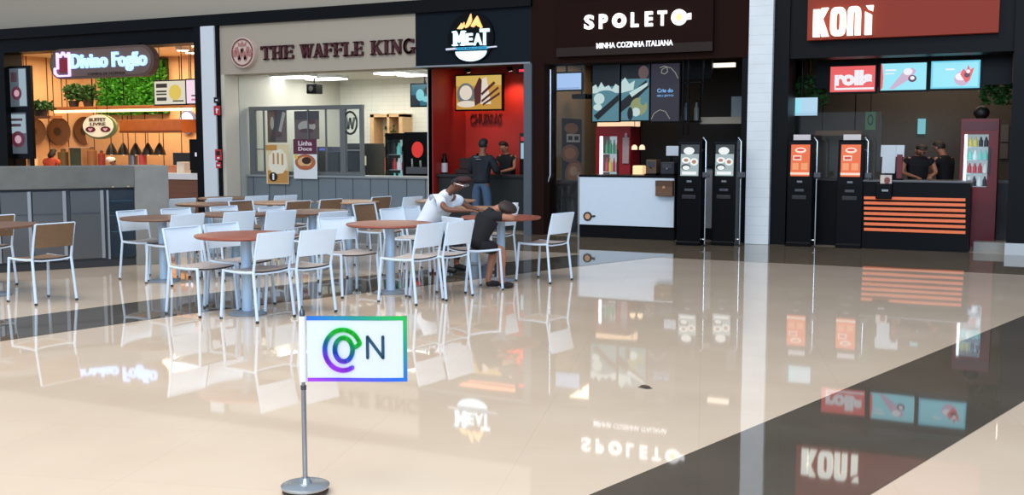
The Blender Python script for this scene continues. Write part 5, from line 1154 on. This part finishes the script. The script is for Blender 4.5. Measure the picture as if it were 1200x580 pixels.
# ================================================================== TEMAKI SHOP (right)
Yk = 17.9
ks = [((973, 77.5, 1025.5, 107.5), 'red lit screen with white word rolls, leftmost of the three bright screens', 'r'), ((1032, 74, 1085.5, 105.5), 'cyan lit screen with a hand roll, middle of the three bright screens', 'm'), ((1091, 71, 1148.5, 103.5), 'cyan lit screen with a dish, rightmost of three bright screens', 'd')]
CY, CR, WT, PKK, DRK, CYL = screen('screen_cyan', (110, 206, 232), 1.), screen('screen_coral', (232, 92, 92), 1.), screen('screen_white2', (240, 238, 244), 1.), screen('screen_lilac', (206, 178, 206), .95), screen('screen_plum', (98, 60, 84), .8), screen('screen_sky', (150, 228, 244), 1.)
for px, lab, k in ks:
    q = R(*px, Yk); t = thing('menu_screen', ((q[0]+q[1])/2, Yk, q[2]), lab, 'screen', 'bright screens of the right shop')
    bx('frame', BLACKP, t, q[0]-.03, q[1]+.03, Yk+.004, Yk+.09, q[2]-.03, q[3]+.03)
    mb = MB().box(q[0], q[1], Yk, Yk+.04, q[2], q[3]); W, H = q[1]-q[0], q[3]-q[2]
    if k == 'r':
        art(mb, q, Yk, [(2, 'r', (.1, .08, .98, .16)), (2, 'r', (.1, .16, .13, .3))]); mb.build('screen_face', [CR, CY, WT], t, fixn=False)
        text_mb(MB(), 'rolls', (q[0]+W*.1, q[0]+W*.94, q[2]+H*.24, q[2]+H*.84), Yk-.012, Yk-.004, bold=.06).build('lettering', WT, t)
    elif k == 'm':
        art(mb, q, Yk, [(1, 'p', [(0, 0), (.05, .1), (.06, .5), (.03, .98), (0, 1)]), (2, 'r', (.1, .72, .34, .78)), (2, 'r', (.1, .6, .3, .64)), (3, 'p', [(.2, .05), (.28, .03), (.66, .42), (.78, .7), (.7, .82), (.55, .78), (.46, .6)]), (2, 'e', (.6, .68, .1, .13)), (4, 'e', (.7, .42, .09, .13)), (2, 'e', (.7, .44, .05, .07))]); mb.build('screen_face', [CYL, CR, WT, PKK, DRK], t, fixn=False)
    else:
        art(mb, q, Yk, [(1, 'r', (.04, .06, .96, .94)), (2, 'r', (.3, .66, .48, .72)), (3, 'e', (.64, .35, .16, .26)), (2, 'e', (.62, .42, .12, .14)), (5, 'p', [(.6, .5), (.66, .7), (.72, .62), (.76, .84), (.8, .66), (.88, .74), (.84, .5), (.8, .3), (.72, .2)]), (4, 'e', (.74, .48, .06, .1)), (2, 'e', (.76, .6, .04, .07))]); mb.build('screen_face', [CY, CYL, WT, PKK, DRK, CR], t, fixn=False)
tag(bx('screen_support', BLACKP, None, -3.3, -.4, 17.985, 18.08, 2.5, 3.3), 'black beam behind the three bright screens', 'beam')
q = R(919, 114.5, 958, 135.5, 17.7)
panel('wall_screen', q, 17.7, .07, [screen('tv_ice', (180, 218, 240), .95), CYL], [(1, 'r', (.02, .1, .5, .9))], 'blank pale blue screen just right of the white column', 'screen', 'blank pale blue screens', frame=BLACKP, fw=.012)
o = MB().tube([((q[0]+q[1])/2, 17.75, q[3]), ((q[0]+q[1])/2, 17.75, 3.3)], .02).build('screen_bracket', BLACKP); tag(o, 'ceiling bracket of the blank pale blue screen right of the white column', 'bracket')
for (px0, px1, py, lab) in ((928, 968, 106, 'dark trailing greenery above the blank pale blue screen'), (1150, 1184, 104, 'dark trailing greenery at the top right of the right shop')):
    xa_, xb_ = onY(px0, py, 18.2).x, onY(px1, py, 18.2).x; zz = onY(px0, py, 18.2).z
    t = thing('hanging_greenery', ((xa_+xb_)/2, 18.2, zz-.2), lab, 'plant', 'dark greenery of the right shop')
    bx('trough', BLACKP, t, xa_, xb_, 18.15, 18.3, zz+.1, zz+.2); MB().tube([((xa_+xb_)/2, 18.22, zz+.2), ((xa_+xb_)/2, 18.22, 3.3)], .015).build('rod', BLACKP, t)
    leaf_mass(MB(), lambda: ((random.uniform(xa_, xb_), 18.2+random.uniform(-.12, .08), zz+random.uniform(-.25, .2)), 0), 420, .09).build('foliage', LEAFD, t, fixn=False)
# slatted counter
xa_ = onY(1010, 250, 17.0).x; xb_ = onY(1136, 250, 17.0).x; zt = onY(1075, 211.5, 17.0).z
t = thing('shop_counter', ((xa_+xb_)/2, 17.0, 0), 'black counter with seven glowing orange slats in the right shop', 'counter')
bx('body', BLACKP, t, xa_, xb_, 17.02, 17.6, 0, zt-.03); bx('worktop', mat('worktop_grey', (96, 98, 100), .3, .4), t, xa_-.02, xb_+.03, 16.99, 17.65, zt-.03, zt, bevel=.004)
ORS = mat('orange_slat', (226, 112, 66), .45, emit=.22)
for yl in (233, 239, 245.4, 251.5, 257.7, 264, 270.5):
    z = onY(1072, yl, 17.0).z; sl0 = onY(1012.5, yl, 17.0).x; sl1 = onY(1131.5, yl, 17.0).x; bx('slat', ORS, t, sl0, sl1, 16.98, 17.02, z-.022, z+.022, bevel=.003)
# low black counter between kiosks
t = thing('shop_counter', (-2.95, 17.35, 0), 'black counter section behind and between the orange screen kiosks', 'counter')
bx('body', BLACKP, t, -3.54, xa_-.03, 17.35, 17.6, 0, zt-.03); bx('worktop', DKC, t, -3.54, xa_-.03, 17.33, 17.65, zt-.03, zt)
struct(bx('window_2', glass_mat(), None, -3.54, -2.2, 17.5, 17.51, zt, 2.1))
# glass sneeze guard frame etc: things on the counter
q = R(1031.5, 170, 1059, 203, 17.2); t = thing('paper_notice', ((q[0]+q[1])/2, 17.25, zt), 'white paper notices on a stand on the slatted counter', 'notice')
MB().prismx([(17.18, q[2]), (17.2, q[2]), (17.26, q[3]-.0), (17.24, q[3])], q[0]+.03, q[1]-.12).build('sheet', mat('notice_white', (200, 206, 210), .6), t)
MB().prismx([(17.22, q[2]+.25), (17.24, q[2]+.25), (17.28, q[3]+.0), (17.26, q[3])], q[0], q[1]).build('sheet', mat('notice_white', (0, 0, 0)), t)
bx('stand', BLACKP, t, (q[0]+q[1])/2-.1, (q[0]+q[1])/2+.1, 17.2, 17.35, zt+.001, q[2]+.02)
MB().tube([((q[0]+q[1])/2, 17.29, q[2]), ((q[0]+q[1])/2, 17.29, q[3])], .012).build('post', BLACKP, t)
q = R(1051, 181, 1057.5, 205, 17.15); t = thing('red_menu_holder', ((q[0]+q[1])/2, 17.15, zt), 'narrow dark red holder standing right of the white notices', 'holder')
bx('card', mat('holder_red', (104, 26, 38), .5), t, q[0], q[1], 17.12, 17.15, zt+.02, q[3], bevel=.005); bx('base', BLACKP, t, q[0]-.02, q[1]+.02, 17.08, 17.2, zt+.001, zt+.02)
q = R(1031.5, 205, 1045, 218, 16.93); t = thing('picture_card', ((q[0]+q[1])/2, 16.95, q[2]), 'small square food picture over the slatted counter edge', 'picture')
mb = MB().box(q[0], q[1], 16.93, 16.95, q[2], q[3]); art(mb, q, 16.93, [(1, 'e', (.6, .5, .26, .3)), (2, 'r', (.05, .1, .35, .9))]); mb.build('card', [mat('card_pale', (206, 188, 180), .5), mat('card_brown', (130, 70, 60), .5), mat('card_beige', (214, 200, 180), .5)], t, fixn=False)
q = R(1026, 215, 1045, 233.5, 16.92); t = thing('payment_box', ((q[0]+q[1])/2, 16.95, q[2]), 'black payment box with a pale slot on the slatted counter front', 'terminal')
bx('body', BLACKP, t, q[0], q[1], 16.92, 17.0, q[2], q[3], bevel=.01); bx('slot', mat('slot_pale', (150, 154, 158), .4), t, q[0]+.09, q[1]-.05, 16.91, 16.92, q[3]-.12, q[3]-.09)
# red fridge
q = R(1124, 139, 1168, 284, 18.1)
fridge((q[0], q[1], 0, q[3]), 18.1, mat('fridge_dark_red', (122, 18, 26), .4, var=.08), 'cool', 'tall dark red drinks fridge behind the right end of the slatted counter', (.10, .74, .93, q[3]-.24), [[5, 5, 2, 2], [0, 3, 0, 0], [1, 1, 1, 3], [3, 2, 3, 2]], header=mat('fridge_header_dark', (96, 26, 34), .4))
o = MB().blob(((q[0]+q[1])/2+.0, 18.4, q[3]+.1), (.12, .1, .11), 12).build('black_pot', mat('pot_black', (16, 14, 14), .5), None, smooth=True); tag(o, 'round black pot on top of the dark red fridge', 'pot')
MB().lathe((q[0]+q[1])/2, 18.4, [(.08, q[3]+.001), (.06, q[3]+.03)], 12).build('foot', mat('pot_black', (0, 0, 0)), o)
# right wall notices, brown shelf with things
xr = .895
for (px, py0, py1, lab) in ((1177, 146, 166, 'upper pale paper notice on the wall right of the dark red fridge'), (1176, 168, 186, 'lower pale paper notice on the wall right of the dark red fridge')):
    q = R(px-4, py0, px+5, py1, 20.38); tag(bx('wall_notice', mat('notice_grey', (120, 116, 112), .6), None, q[0], q[1], 20.37, 20.4, q[2], q[3]), lab, 'notice', 'paper notices right of the fridge')
# kitchen back: warm shelf and pots
q = R(955, 153, 1007, 160, 19.6)
t = thing('wall_shelf', ((q[0]+q[1])/2, 19.6, q[2]), 'tan wooden shelf board behind the orange screen kiosks', 'shelf'); bx('board', mat('tan_board', (150, 108, 72), .5), t, q[0], q[1], 19.6, 19.9, q[2]+.02, q[3])
for x in (q[0]+.1, q[1]-.1): MB().tube([(x, 19.75, q[3]), (x, 19.75, 3.3)], .01, 6).build('hanger_rod', BLACKP, t)
q = R(1014, 131, 1026, 152, 18.9); t = thing('round_certificate', ((q[0]+q[1])/2, 18.9, q[2]), 'green square notice with a ring, hanging above the notices of the right shop', 'notice')
mb = MB().box(q[0], q[1], 18.9, 18.92, q[2], q[3]); art(mb, q, 18.9, [(1, 'e', (.5, .55, .3, .32)), (0, 'e', (.5, .55, .18, .2))]); mb.build('card', [mat('notice_green', (106, 142, 92), .6), mat('notice_dark_green', (50, 84, 52), .6)], t, fixn=False)
MB().tube([((q[0]+q[1])/2, 18.915, q[3]), ((q[0]+q[1])/2, 18.915, 3.3)], .006, 6).build('string', BLACKP, t)
q = R(1075, 139, 1084, 157, 20.3); tag(bx('service_window', screen('window_teal', (130, 205, 215), .75), None, q[0], q[1], 20.36, 20.4, q[2], q[3]), 'small bright teal opening in the back wall above the two workers', 'opening')
t = thing('back_counter', (-1.6, 19.3, 0), 'dark steel work counter at the back of the right shop', 'counter'); bx('body', mat('dull_steel', (70, 70, 72), .4, .5), t, -3.4, -.4, 19.5, 20.1, 0, .95); bx('worktop', mat('dull_steel_top', (98, 98, 98), .35, .6), t, -3.42, -.38, 19.45, 20.15, .95, 1.0)
p = onY(1181, 208, 18.9); t = thing('side_shelf', (-.2, 18.9, 0), 'brown side counter in the shade right of the dark red fridge', 'shelf')
bx('body', mat('shade_brown', (84, 66, 54), .6), t, -.3, .6, 19.0, 19.5, 0, .75); bx('worktop', mat('shade_tan', (126, 104, 78), .6), t, -.33, .63, 18.95, 19.55, .75, .8)
o = MB().blob((-.0, 19.2, .9), (.13, .12, .1), 12).build('yellow_bowl', mat('dull_yellow', (166, 140, 66), .5), None, smooth=True); tag(o, 'dull yellow bowl on the brown side counter', 'bowl')
struct(bx('trim_23', mat('grey_step', (150, 148, 142), .5), None, xb_+.06, -.37, 17.3, 17.58, 0, .14))
area('temaki_light', (-1.6, 19.3, 3.2), (2.4, 1.0), 22, (255, 232, 205), rot=(0, 0, 0))

# ================================================================== CUP AND SMALL FLOOR THINGS
p = onZ(603, 251, .752)
t = thing('plastic_cup', (p.x, p.y, .7523), 'white plastic cup on the terracotta table beside the person in black', 'cup')
MB().lathe(p.x, p.y, [(.033, .7523), (.036, .80), (.048, .885), (.046, .885), (.034, .80), (.03, .757)], 20).build('cup_wall', mat('cup_white', (226, 234, 238), .3), t, smooth=True); MB().lathe(p.x, p.y, [(.0495, .884), (.0495, .89)], 20).build('rim', WHITEP, t)
p = onZ(756, 455); mb = MB().blob((p.x, p.y, .012), (.035, .018, .009), 10, jit=.2); mb.prism([(p.x-.05, .005), (p.x+.05, .005), (p.x, .016)], p.y-.006, p.y+.006)
tag(mb.build('leaf_scrap', mat('scrap_brown', (74, 52, 42), .7)), 'tiny dark scrap lying on the open polished floor', 'scrap')

# ================================================================== PEOPLE
def skinmesh(name, nodes, edges, m, parent, sub=2, root=0):
    """nodes: (pos local, radius or (rx,ry)); one continuous skinned surface"""
    me = bpy.data.meshes.new(name); me.from_pydata([n[0] for n in nodes], edges, []); me.materials.append(m)
    o = bpy.data.objects.new(name, me); COL.objects.link(o)
    md = o.modifiers.new('skin', 'SKIN'); md.use_smooth_shade = True; md.branch_smoothing = .6
    sv = me.skin_vertices[0].data
    for i, n in enumerate(nodes):
        r = n[1]; sv[i].radius = r if isinstance(r, tuple) else (r, r); sv[i].use_root = (i == root)
    s = o.modifiers.new('sub', 'SUBSURF'); s.levels = sub; s.render_levels = sub
    if parent is not None: o.parent = parent; WM[o.name] = WM[parent.name]
    return o
def lerp(a, b, t): return tuple(a[i]+(b[i]-a[i])*t for i in range(3))
def person(name, loc, rz, J, label, skin, hair_m, top_m, leg_m, shoe_m, sleeve=.55, short=False, scale=1., extras=None, hairlong=False, bulk=1.):
    """J: joints in local metres, person facing +Y. keys pelvis,chest,neck,head, sL,sR,eL,eR,hL,hR, pL,pR,kL,kR,aL,aR, face(unit vec)"""
    J = {k: tuple(c*scale for c in v) if k != 'face' else v for k, v in J.items()}; S_ = scale
    t = thing(name, loc, label, 'person', rz=rz)
    f = Vector(J['face']).normalized(); hd = Vector(J['head']); up = (hd-Vector(J['neck'])).normalized(); side = f.cross(up).normalized()
    N = []; E_ = []
    def nd(p, r): N.append((tuple(p), r if isinstance(r, tuple) else r*S_)); return len(N)-1
    def rr(a, b): return (a*S_, b*S_)
    pel = nd(J['pelvis'], rr(.12, .09)); mid = nd(lerp(J['pelvis'], J['chest'], .5), rr(.10, .08)); ch = nd(J['chest'], rr(.115, .085)); nk = nd(J['neck'], .052)
    hb = nd(hd-up*.05*S_+f*.005, .068); hm = nd(hd+up*.03*S_, .086); ht = nd(hd+up*.09*S_-f*.01, .062)
    E_ += [(pel, mid), (mid, ch), (ch, nk), (nk, hb), (hb, hm), (hm, ht)]
    for s in 'LR':
        a = nd(J['s'+s], .046); b = nd(J['e'+s], .037); c = nd(J['h'+s], .025)
        E_ += [(ch, a), (a, b), (b, c)]
        hdir = (Vector(J['h'+s])-Vector(J['e'+s])).normalized(); pm = nd(Vector(J['h'+s])+hdir*.05*S_, rr(.035, .02)); E_.append((c, pm))
        hs = hdir.cross(Vector((0, 0, 1))).normalized()
        for q, (off, L_) in enumerate(((-.030, .06), (-.010, .075), (.011, .07), (.030, .055))):
            a1 = nd(Vector(J['h'+s])+hdir*(.05+L_*.5)*S_+hs*off*1.1*S_, .009); a2 = nd(Vector(J['h'+s])+hdir*(.045+L_)*S_+hs*off*1.15*S_-Vector((0, 0, .016)), .008); E_ += [(pm, a1), (a1, a2)]
        sg_ = 1 if s == 'L' else -1
        a1 = nd(Vector(J['h'+s])+hdir*.035*S_+hs*.045*sg_*S_, .010); E_.append((c, a1))
        h_ = nd(J['p'+s], .085); k_ = nd(J['k'+s], .055); c2 = nd(lerp(J['k'+s], J['a'+s], .3), .056); an = nd(J['a'+s], .036)
        E_ += [(pel, h_), (h_, k_), (k_, c2), (c2, an)]
        tv = Vector(J.get('t'+s, (0, 1, 0))); ft = nd(Vector(J['a'+s])+Vector((0, .06, -.045))*S_, .035); toe = nd(Vector(J['a'+s])+Vector((0, .15, -.055))*S_, .026); E_ += [(an, ft), (ft, toe)]
    skinmesh('body', N, E_, skin, t)
    # clothes
    g = 1.14
    C_ = []; Ce = []
    def nc(p, r): C_.append((tuple(p), tuple(v*S_*bulk for v in r) if isinstance(r, tuple) else r*S_*(1+(bulk-1)*.6))); return len(C_)-1
    p0 = nc(lerp(J['pelvis'], J['chest'], -.22), (.17, .15)); p1 = nc(lerp(J['pelvis'], J['chest'], .45), (.175, .15)); p2 = nc(J['chest'], (.19, .15)); p3 = nc(lerp(J['chest'], J['neck'], .8), .085)
    Ce += [(p0, p1), (p1, p2), (p2, p3)]
    for s in 'LR':
        a = nc(lerp(J['s'+s], J['chest'], .12), .078); b = nc(lerp(J['s'+s], J['e'+s], sleeve), .072); Ce += [(p2, a), (a, b)]
        if sleeve > .9: c = nc(lerp(J['e'+s], J['h'+s], .85), .042); Ce.append((b, c))
    skinmesh('shirt', C_, Ce, top_m, t, root=1)
    L_ = []; Le = []
    def nl(p, r): L_.append((tuple(p), tuple(v*S_ for v in r) if isinstance(r, tuple) else r*S_)); return len(L_)-1
    q0 = nl(lerp(J['pelvis'], J['chest'], .2), (.15, .12)); q1 = nl(lerp(J['pelvis'], J['chest'], -.12), (.165, .135)); Le.append((q0, q1))
    for s in 'LR':
        a = nl(J['p'+s], .105); b = nl(lerp(J['p'+s], J['k'+s], .8) if short else J['k'+s], .078); Le += [(q1, a), (a, b)]
        if not short: c = nl(lerp(J['k'+s], J['a'+s], .92), .056); Le.append((b, c))
    skinmesh('shorts' if short else 'trousers', L_, Le, leg_m, t, root=1)
    for s in 'LR':
        a = Vector(J['a'+s]); skinmesh('shoe', [(tuple(a+Vector((0, -.02, -.03))*S_), .046*S_), (tuple(a+Vector((0, .07, -.045))*S_), .043*S_), (tuple(a+Vector((0, .165, -.055))*S_), .034*S_)], [(0, 1), (1, 2)], shoe_m, t)
    # hair: cap over the crown and back of the head
    mb = MB().blob((0, 0, 0), (.092*S_, .1*S_, .1*S_), 14)
    keep = [i for i, v in enumerate(mb.v)]
    R_ = Matrix((side, f, up)).transposed().to_4x4()
    for i, v in enumerate(mb.v):
        x, y, z = v
        if y > .03*S_ and z < .05*S_: y *= .35; z = max(z, -.02*S_)
        if hairlong and y < .02*S_ and z < -.02*S_: z -= .12*S_; y -= .01
        mb.v[i] = (x, y-.012*S_, z)
    mb.xf(Matrix.Translation(hd+up*.045*S_) @ R_); mb.build('hair', hair_m, t, local=True, smooth=True)
    # face: nose, ears, eyes, mouth
    mb = MB().blob(tuple(hd+f*.085*S_-up*.005), (.013*S_, .02*S_, .018*S_), 8)
    mb.build('nose', skin, t, local=True, smooth=True)
    for s in (-1, 1): MB().blob(tuple(hd+side*.084*s*S_+up*.005), (.014*S_, .022*S_, .03*S_), 8).build('ear', skin, t, local=True, smooth=True)
    for s in (-1, 1): MB().blob(tuple(hd+f*.077*S_+side*.03*s*S_+up*.022*S_), (.012*S_, .008*S_, .007*S_), 8).build('eye', mat('eye_dark', (30, 22, 20), .3), t, local=True, smooth=True)
    MB().blob(tuple(hd+f*.074*S_-up*.042*S_), (.024*S_, .008*S_, .007*S_), 8).build('mouth', mat('lip_brown', (120, 66, 58), .5), t, local=True, smooth=True)
    if extras: extras(t, hd, f, side, up)
    return t
SK1 = mat('skin_brown', (126, 82, 62), .55, var=.04); SK2 = mat('skin_tan', (168, 112, 86), .55, var=.04); HB = mat('hair_black', (24, 20, 20), .6, var=.3, scale=60)
HBR = mat('hair_dark_brown', (46, 32, 26), .6, var=.3, scale=60)
WH = mat('white_tshirt', (236, 240, 246), .8, var=.02); BLK = mat('black_cloth', (12, 12, 17), .85, var=.1); JEAN = mat('denim_blue', (66, 92, 118), .8, var=.15, scale=40)
CHA = mat('charcoal_trousers', (42, 44, 50), .8); SHO = mat('black_shoe', (22, 22, 24), .5); NAV = mat('navy_jacket', (22, 26, 36), .8, var=.1)
# man in white: sits on MANCH
mx_, my_ = MANCH.location.x, MANCH.location.y
def glasses(t, hd, f, side, up):
    mb = MB()
    for s in (-1, 1):
        c = hd+f*.095+side*.034*s+up*.024
        for k in range(10):
            a, b = 2*math.pi*k/10, 2*math.pi*(k+1)/10
            mb.tube([tuple(c+side*.028*math.cos(a)+up*.02*math.sin(a)), tuple(c+side*.028*math.cos(b)+up*.02*math.sin(b))], .004, 6)
        mb.tube([tuple(c+side*.028*s), tuple(hd+side*.086*s+up*.02)], .004, 6)
    mb.build('glasses', mat('glasses_silver', (220, 222, 224), .2, .5), t, local=True)
    MB().blob(tuple(hd+up*.1), (.1, .11, .045), 14).build('cap', mat('cap_maroon', (62, 26, 30), .7), t, local=True, smooth=True)
Jm = dict(pelvis=(0, .0, .56), chest=(0, .27, .90), neck=(0, .40, 1.03), head=(0, .50, 1.10), face=(0, .95, -.3), sL=(-.19, .32, .93), sR=(.19, .32, .93), eL=(-.25, .50, .80), eR=(.25, .50, .80), hL=(-.13, .72, .79), hR=(.13, .74, .79),
          pL=(-.10, .05, .53), pR=(.10, .05, .53), kL=(-.14, .42, .53), kR=(.14, .42, .53), aL=(-.14, .36, .10), aR=(.14, .40, .10))
person('seated_man', (mx_+.0, my_, .0023), math.radians(-6-90), Jm, 'seated person in white t-shirt and glasses bent forward over a café table', SK1, HB, WH, CHA, SHO, sleeve=.62, extras=glasses, bulk=1.22)
cx_, cy_ = CHI.location.x, CHI.location.y
Jc = dict(pelvis=(0, .02, .56), chest=(0, .20, .86), neck=(0, .29, .96), head=(.05, .39, .96), face=(-.3, .8, -.5), sL=(-.15, .23, .88), sR=(.15, .23, .88), eL=(-.24, .42, .855), eR=(.24, .40, .855), hL=(-.08, .52, .85), hR=(.06, .54, .85),
          pL=(-.08, .06, .53), pR=(.08, .06, .53), kL=(-.10, .33, .47), kR=(.10, .33, .47), aL=(-.10, .24, .085), aR=(.10, .32, .085))
person('seated_child', (cx_, cy_, .0023), math.radians(55-90), Jc, 'seated person in black top and shorts slumped with head down on the terracotta table', SK2, HBR, BLK, BLK, mat('dark_sandal', (40, 30, 30), .6), sleeve=.5, short=True, scale=.92)
# customer at the meat counter
pc = onY(566, 165, 17.35); hs = pc.z
Js = dict(pelvis=(0, 0, .93), chest=(0, .04, 1.30), neck=(0, .05, 1.47), head=(0, .08, 1.57), face=(0, 1, -.15), sL=(-.20, .04, 1.38), sR=(.20, .04, 1.38), eL=(-.27, .06, 1.12), eR=(.27, .08, 1.12), hL=(-.2, .30, 1.07), hR=(.2, .32, 1.07),
          pL=(-.10, 0, .88), pR=(.10, 0, .88), kL=(-.12, .03, .48), kR=(.12, .03, .48), aL=(-.13, 0, .085), aR=(.13, 0, .085))
def backmark(t, hd, f, side, up):
    MB().box(-.07, .03, -.155, -.12, 1.36, 1.375).box(-.03, .07, -.155, -.12, 1.32, 1.335).build('back_print', mat('print_grey', (120, 124, 130), .7), t, local=True)
person('standing_customer', (pc.x, 17.28, .0), math.radians(0), Js, 'person in dark jacket and jeans standing with back turned at the meat counter', SK1, HB, NAV, JEAN, SHO, sleeve=1., extras=backmark, scale=1.0, bulk=1.15)
# staff behind counters
Jw = dict(Js); Jw.update(head=(0, .13, 1.53), neck=(0, .07, 1.45), face=(0, .9, -.45), hL=(-.12, .36, 1.08), hR=(.12, .36, 1.08), eL=(-.26, .12, 1.14), eR=(.26, .12, 1.14))
pw = onY(604, 175, 18.42)
person('shop_worker', (pw.x-.15, 18.42, 0), math.radians(165), Jw, 'worker in black behind the meat counter facing the customer', SK2, HB, BLK, CHA, SHO, sleeve=.5)
def hat(m_):
    def fn(t, hd, f, side, up): MB().blob(tuple(hd+up*.085), (.105, .115, .06), 14).build('cap', m_, t, local=True, smooth=True)
    return fn
pw = onY(1075, 168, 18.2)
Jk = dict(Jw); Jk.update(head=(0, .18, 1.50), face=(0, .8, -.6))
person('shop_worker', (pw.x, 18.35, 0), math.radians(200), Jk, 'worker in black looking down behind the slatted counter, left one of two', SK2, HBR, BLK, CHA, SHO, sleeve=.5)
pw = onY(1094, 162, 18.75)
person('shop_worker', (pw.x+.2, 18.85, 0), math.radians(60), Jw, 'worker in black in profile behind the slatted counter, right one of two', SK2, HBR, BLK, CHA, SHO, sleeve=.5)
def grill_worker(px, Y, rz, lab, top, hair, ex=None, dz=0., long=False):
    p = onY(px, 180, Y); person('shop_worker', (p.x, Y, 0), math.radians(rz), Jw, lab, SK1, hair, top, CHA, SHO, sleeve=.6, extras=ex, scale=.93+dz, hairlong=long)
grill_worker(58, 18.6, 10, 'person with long black hair and orange top in the grill shop', mat('orange_top', (206, 92, 62), .8), HB, long=True, dz=-.03)
grill_worker(137, 18.7, 150, 'person with a white cap bending in the grill shop under the hanging lamps', WH, HB, hat(mat('white_cap', (240, 230, 220), .8)), dz=-.16)
